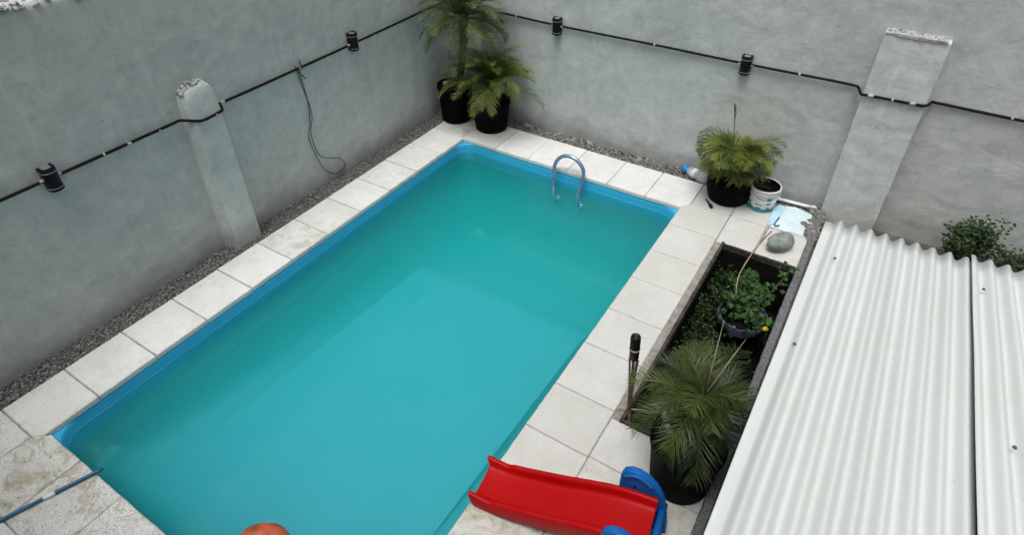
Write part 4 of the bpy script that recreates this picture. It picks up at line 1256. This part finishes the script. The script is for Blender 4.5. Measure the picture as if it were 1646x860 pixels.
V, F = [], []
for k in range(170):
    y = random.uniform(0.12, 0.80); x = 4.405 + random.gauss(0.0, 0.035) - 0.06 * (y > 0.6) * random.random()
    s = abs(random.gauss(0.016, 0.009)) + 0.005
    chunk((V, F), (min(x, 4.45), y, 0.008 + random.uniform(-0.01, 0.025)), (s * 1.3, s, s * 0.8))
tag(pyd('rubble', V, F, rough_concrete('dark_rubble', (0.05, 0.05, 0.048), (0.34, 0.33, 0.31), 26)), 'dark broken rubble piled at the foot of the square pilaster', 'rubble', kind='stuff')

# ------------------------------------------------------------------ toddler slide
sl = empty('toddler_slide', (3.7, -3.95, 0)); tag(sl, 'red plastic toddler slide with blue side stands at the pool edge', 'slide')
A = Vector((3.045, -3.99, 0)); B = Vector((4.185, -3.835, 0)); dl = (B - A); Ls = dl.length; dl.normalize(); dn = Vector((-dl.y, dl.x, 0))
def chute_z(t):
    # flat run-out, slope, short platform
    pts = [(0.0, 0.075), (0.05, 0.060), (0.18, 0.075), (0.45, 0.165), (0.72, 0.285), (0.82, 0.322), (1.0, 0.345)]
    for (a, za), (b, zb) in zip(pts, pts[1:]):
        if a <= t <= b:
            u = (t - a) / (b - a); return za + (zb - za) * u
    return pts[-1][1]
V, F = [], []
nt_ = 48
for j in range(nt_ + 1):
    t = j / nt_
    zs = sum(chute_z(min(1, max(0, t + o))) for o in (-0.06, -0.03, 0, 0.03, 0.06)) / 5
    hw = 0.132 + 0.008 * t
    rail = 0.055 + 0.02 * math.sin(math.pi * t)
    fl = 0.0
    if t < 0.14: fl = 0.016 * (1 - t / 0.14) ** 2; rail = 0.045 + 0.0 * t
    prof = [(-hw - 0.034, -0.065), (-hw - 0.034, rail - 0.012), (-hw - 0.024, rail), (-hw - 0.006, rail), (-hw + 0.004, rail - 0.01), (-hw + 0.012, 0.014), (-hw + 0.028, 0.0), (0, -0.003),
            (hw - 0.028, 0.0), (hw - 0.012, 0.014), (hw - 0.004, rail - 0.01), (hw + 0.006, rail), (hw + 0.024, rail), (hw + 0.034, rail - 0.012), (hw + 0.034, -0.065)]
    for (s, z) in prof:
        zz = max(zs + z + (fl if abs(s) > hw - 0.02 and z > 0.02 else 0), 0.012)
        back = 0.0
        if t < 0.10 and z > 0.02: back = -0.03 * (1 - t / 0.10)
        p = A + dl * (Ls * t + back) + dn * s
        V.append((p.x, p.y, zz))
n = 15
for j in range(nt_):
    for i in range(n - 1):
        a = j * n + i; F.append((a, a + n, a + n + 1, a + 1))
ch = pyd('chute', V, F, M_RED, sl, True)
so = ch.modifiers.new('thickness', 'SOLIDIFY'); so.thickness = 0.006; so.offset = 0
bv = ch.modifiers.new('round', 'SUBSURF'); bv.levels = 1; bv.render_levels = 1
def stand(yoff, name='stand'):
    # side panel: round-topped, leaning outward at its back edge
    prof = [(0.80, 0.0), (0.775, 0.30), (0.775, 0.45), (0.79, 0.505), (0.825, 0.535), (0.87, 0.54), (0.925, 0.515), (0.98, 0.455), (1.02, 0.37), (1.05, 0.24), (1.07, 0.10), (1.078, 0.0)]
    bm = bmesh.new()
    off = dn * yoff
    f = []
    for (t, z) in prof:
        p = A + dl * (Ls * t) + off
        f.append(bm.verts.new((p.x, p.y, z)))
    face = bm.faces.new(f)
    r = bmesh.ops.extrude_face_region(bm, geom=[face])
    for v in [g for g in r['geom'] if isinstance(g, bmesh.types.BMVert)]: v.co += dn * (0.05 if yoff > 0 else -0.05)
    bmesh.ops.recalc_face_normals(bm, faces=bm.faces)
    long_e = [e for e in bm.edges if abs((e.verts[0].co - e.verts[1].co).normalized().dot(dn)) < 0.5]
    bmesh.ops.bevel(bm, geom=long_e, offset=0.014, segments=3, affect='EDGES', profile=0.6)
    o = bmo(name, bm, M_BLUE, sl, True)
    for (t, z) in ((0.86, 0.40), (0.90, 0.16), (1.0, 0.20)):
        sg = -1 if yoff > 0 else 1
        p = A + dl * (Ls * t) + dn * yoff
        if yoff < 0: p = p - dn * 0.05
        tube('bolt', [p + Vector((0, 0, z)), p - dn * 0.004 + Vector((0, 0, z))], 0.009, M_BLACK, o, 8)
    # hand-hold recess drawn as a raised roll
    hp_ = []
    for (t, z) in ((0.80, 0.47), (0.835, 0.505), (0.875, 0.51), (0.915, 0.49), (0.95, 0.45)):
        p = A + dl * (Ls * t) + dn * (yoff + (0.0 if yoff > 0 else 0.0)); hp_.append((p.x, p.y, z))
    tube('grip', smooth_path(hp_, 4), 0.014, M_BLUE, o, 10)
    return o
stand(0.182); stand(-0.182)
# cross bar and foot behind the platform
p1 = A + dl * (Ls * 1.03) + dn * 0.24; p2 = A + dl * (Ls * 1.03) - dn * 0.24
tube('cross_bar', [(p1.x, p1.y, 0.10), (p2.x, p2.y, 0.10)], 0.03, M_BLUE, sl, 14)
tube('cross_bar', [(p1.x, p1.y, 0.24), (p2.x, p2.y, 0.24)], 0.026, M_BLUE, sl, 14)

# ------------------------------------------------------------------ pole and float
pol = empty('pool_pole', (0.5, -5.7, 0.02)); tag(pol, 'blue pole resting on the stained tiles with its tip in the water', 'pole')
pa, pb2 = Vector((0.18, -6.70, 0.015)), Vector((0.665, -5.365, 0.0155))
dr = (pb2 - pa).normalized()
tube('tube', [pa, pa.lerp(pb2, 0.5), pb2, pb2 + dr * 0.035], 0.0135, M_HOSE, pol, 12)
c0 = Vector((0.565, -5.645, 0)); t0 = (c0 - pa).dot(dr)
q0 = pa + dr * t0
tube('sticker', [q0 - dr * 0.035, q0 + dr * 0.035], 0.0142, M_WHITE, pol, 12)
q1 = pa + dr * (t0 + 0.06)
tube('thin_line', smooth_path([(0.47, -5.90, 0.006), (0.52, -5.78, 0.007), (0.565, -5.66, 0.006)], 4), 0.005, M_WHITE, pol, 6)

fl_ = empty('inflatable_float', (2.02, -5.12, WZ)); tag(fl_, 'puffy orange inflatable float cut off by the bottom edge of the picture', 'inflatable')
bm = bmesh.new()
V, F = [], []
n1, n2 = 56, 20
for i in range(n1):
    a = 2 * math.pi * i / n1
    rad = 0.085 * (1 + 0.07 * abs(math.sin(a * 3.0)) - 0.03)
    for j in range(n2):
        b = 2 * math.pi * j / n2
        rr = 0.125 + rad * math.cos(b)
        V.append((2.045 + rr * math.cos(a), -5.125 + rr * math.sin(a), WZ + 0.055 + rad * math.sin(b) * 1.0 + 0.004 * noise.noise((a * 3, b * 2, 0))))
for i in range(n1):
    for j in range(n2):
        i2, j2 = (i + 1) % n1, (j + 1) % n2
        F.append((i * n2 + j, i2 * n2 + j, i2 * n2 + j2, i * n2 + j2))
pyd('ring', V, F, M_ORANGE, fl_, True)
tube('seam', [(2.045 + 0.199 * math.cos(a), -5.125 + 0.199 * math.sin(a), WZ + 0.056) for a in [2 * math.pi * k / 60 for k in range(61)]], 0.004, M_CANE, fl_, 5)
tube('valve', [(2.00, -5.28, WZ + 0.13), (2.00, -5.29, WZ + 0.15)], 0.012, M_STICK, fl_, 10)
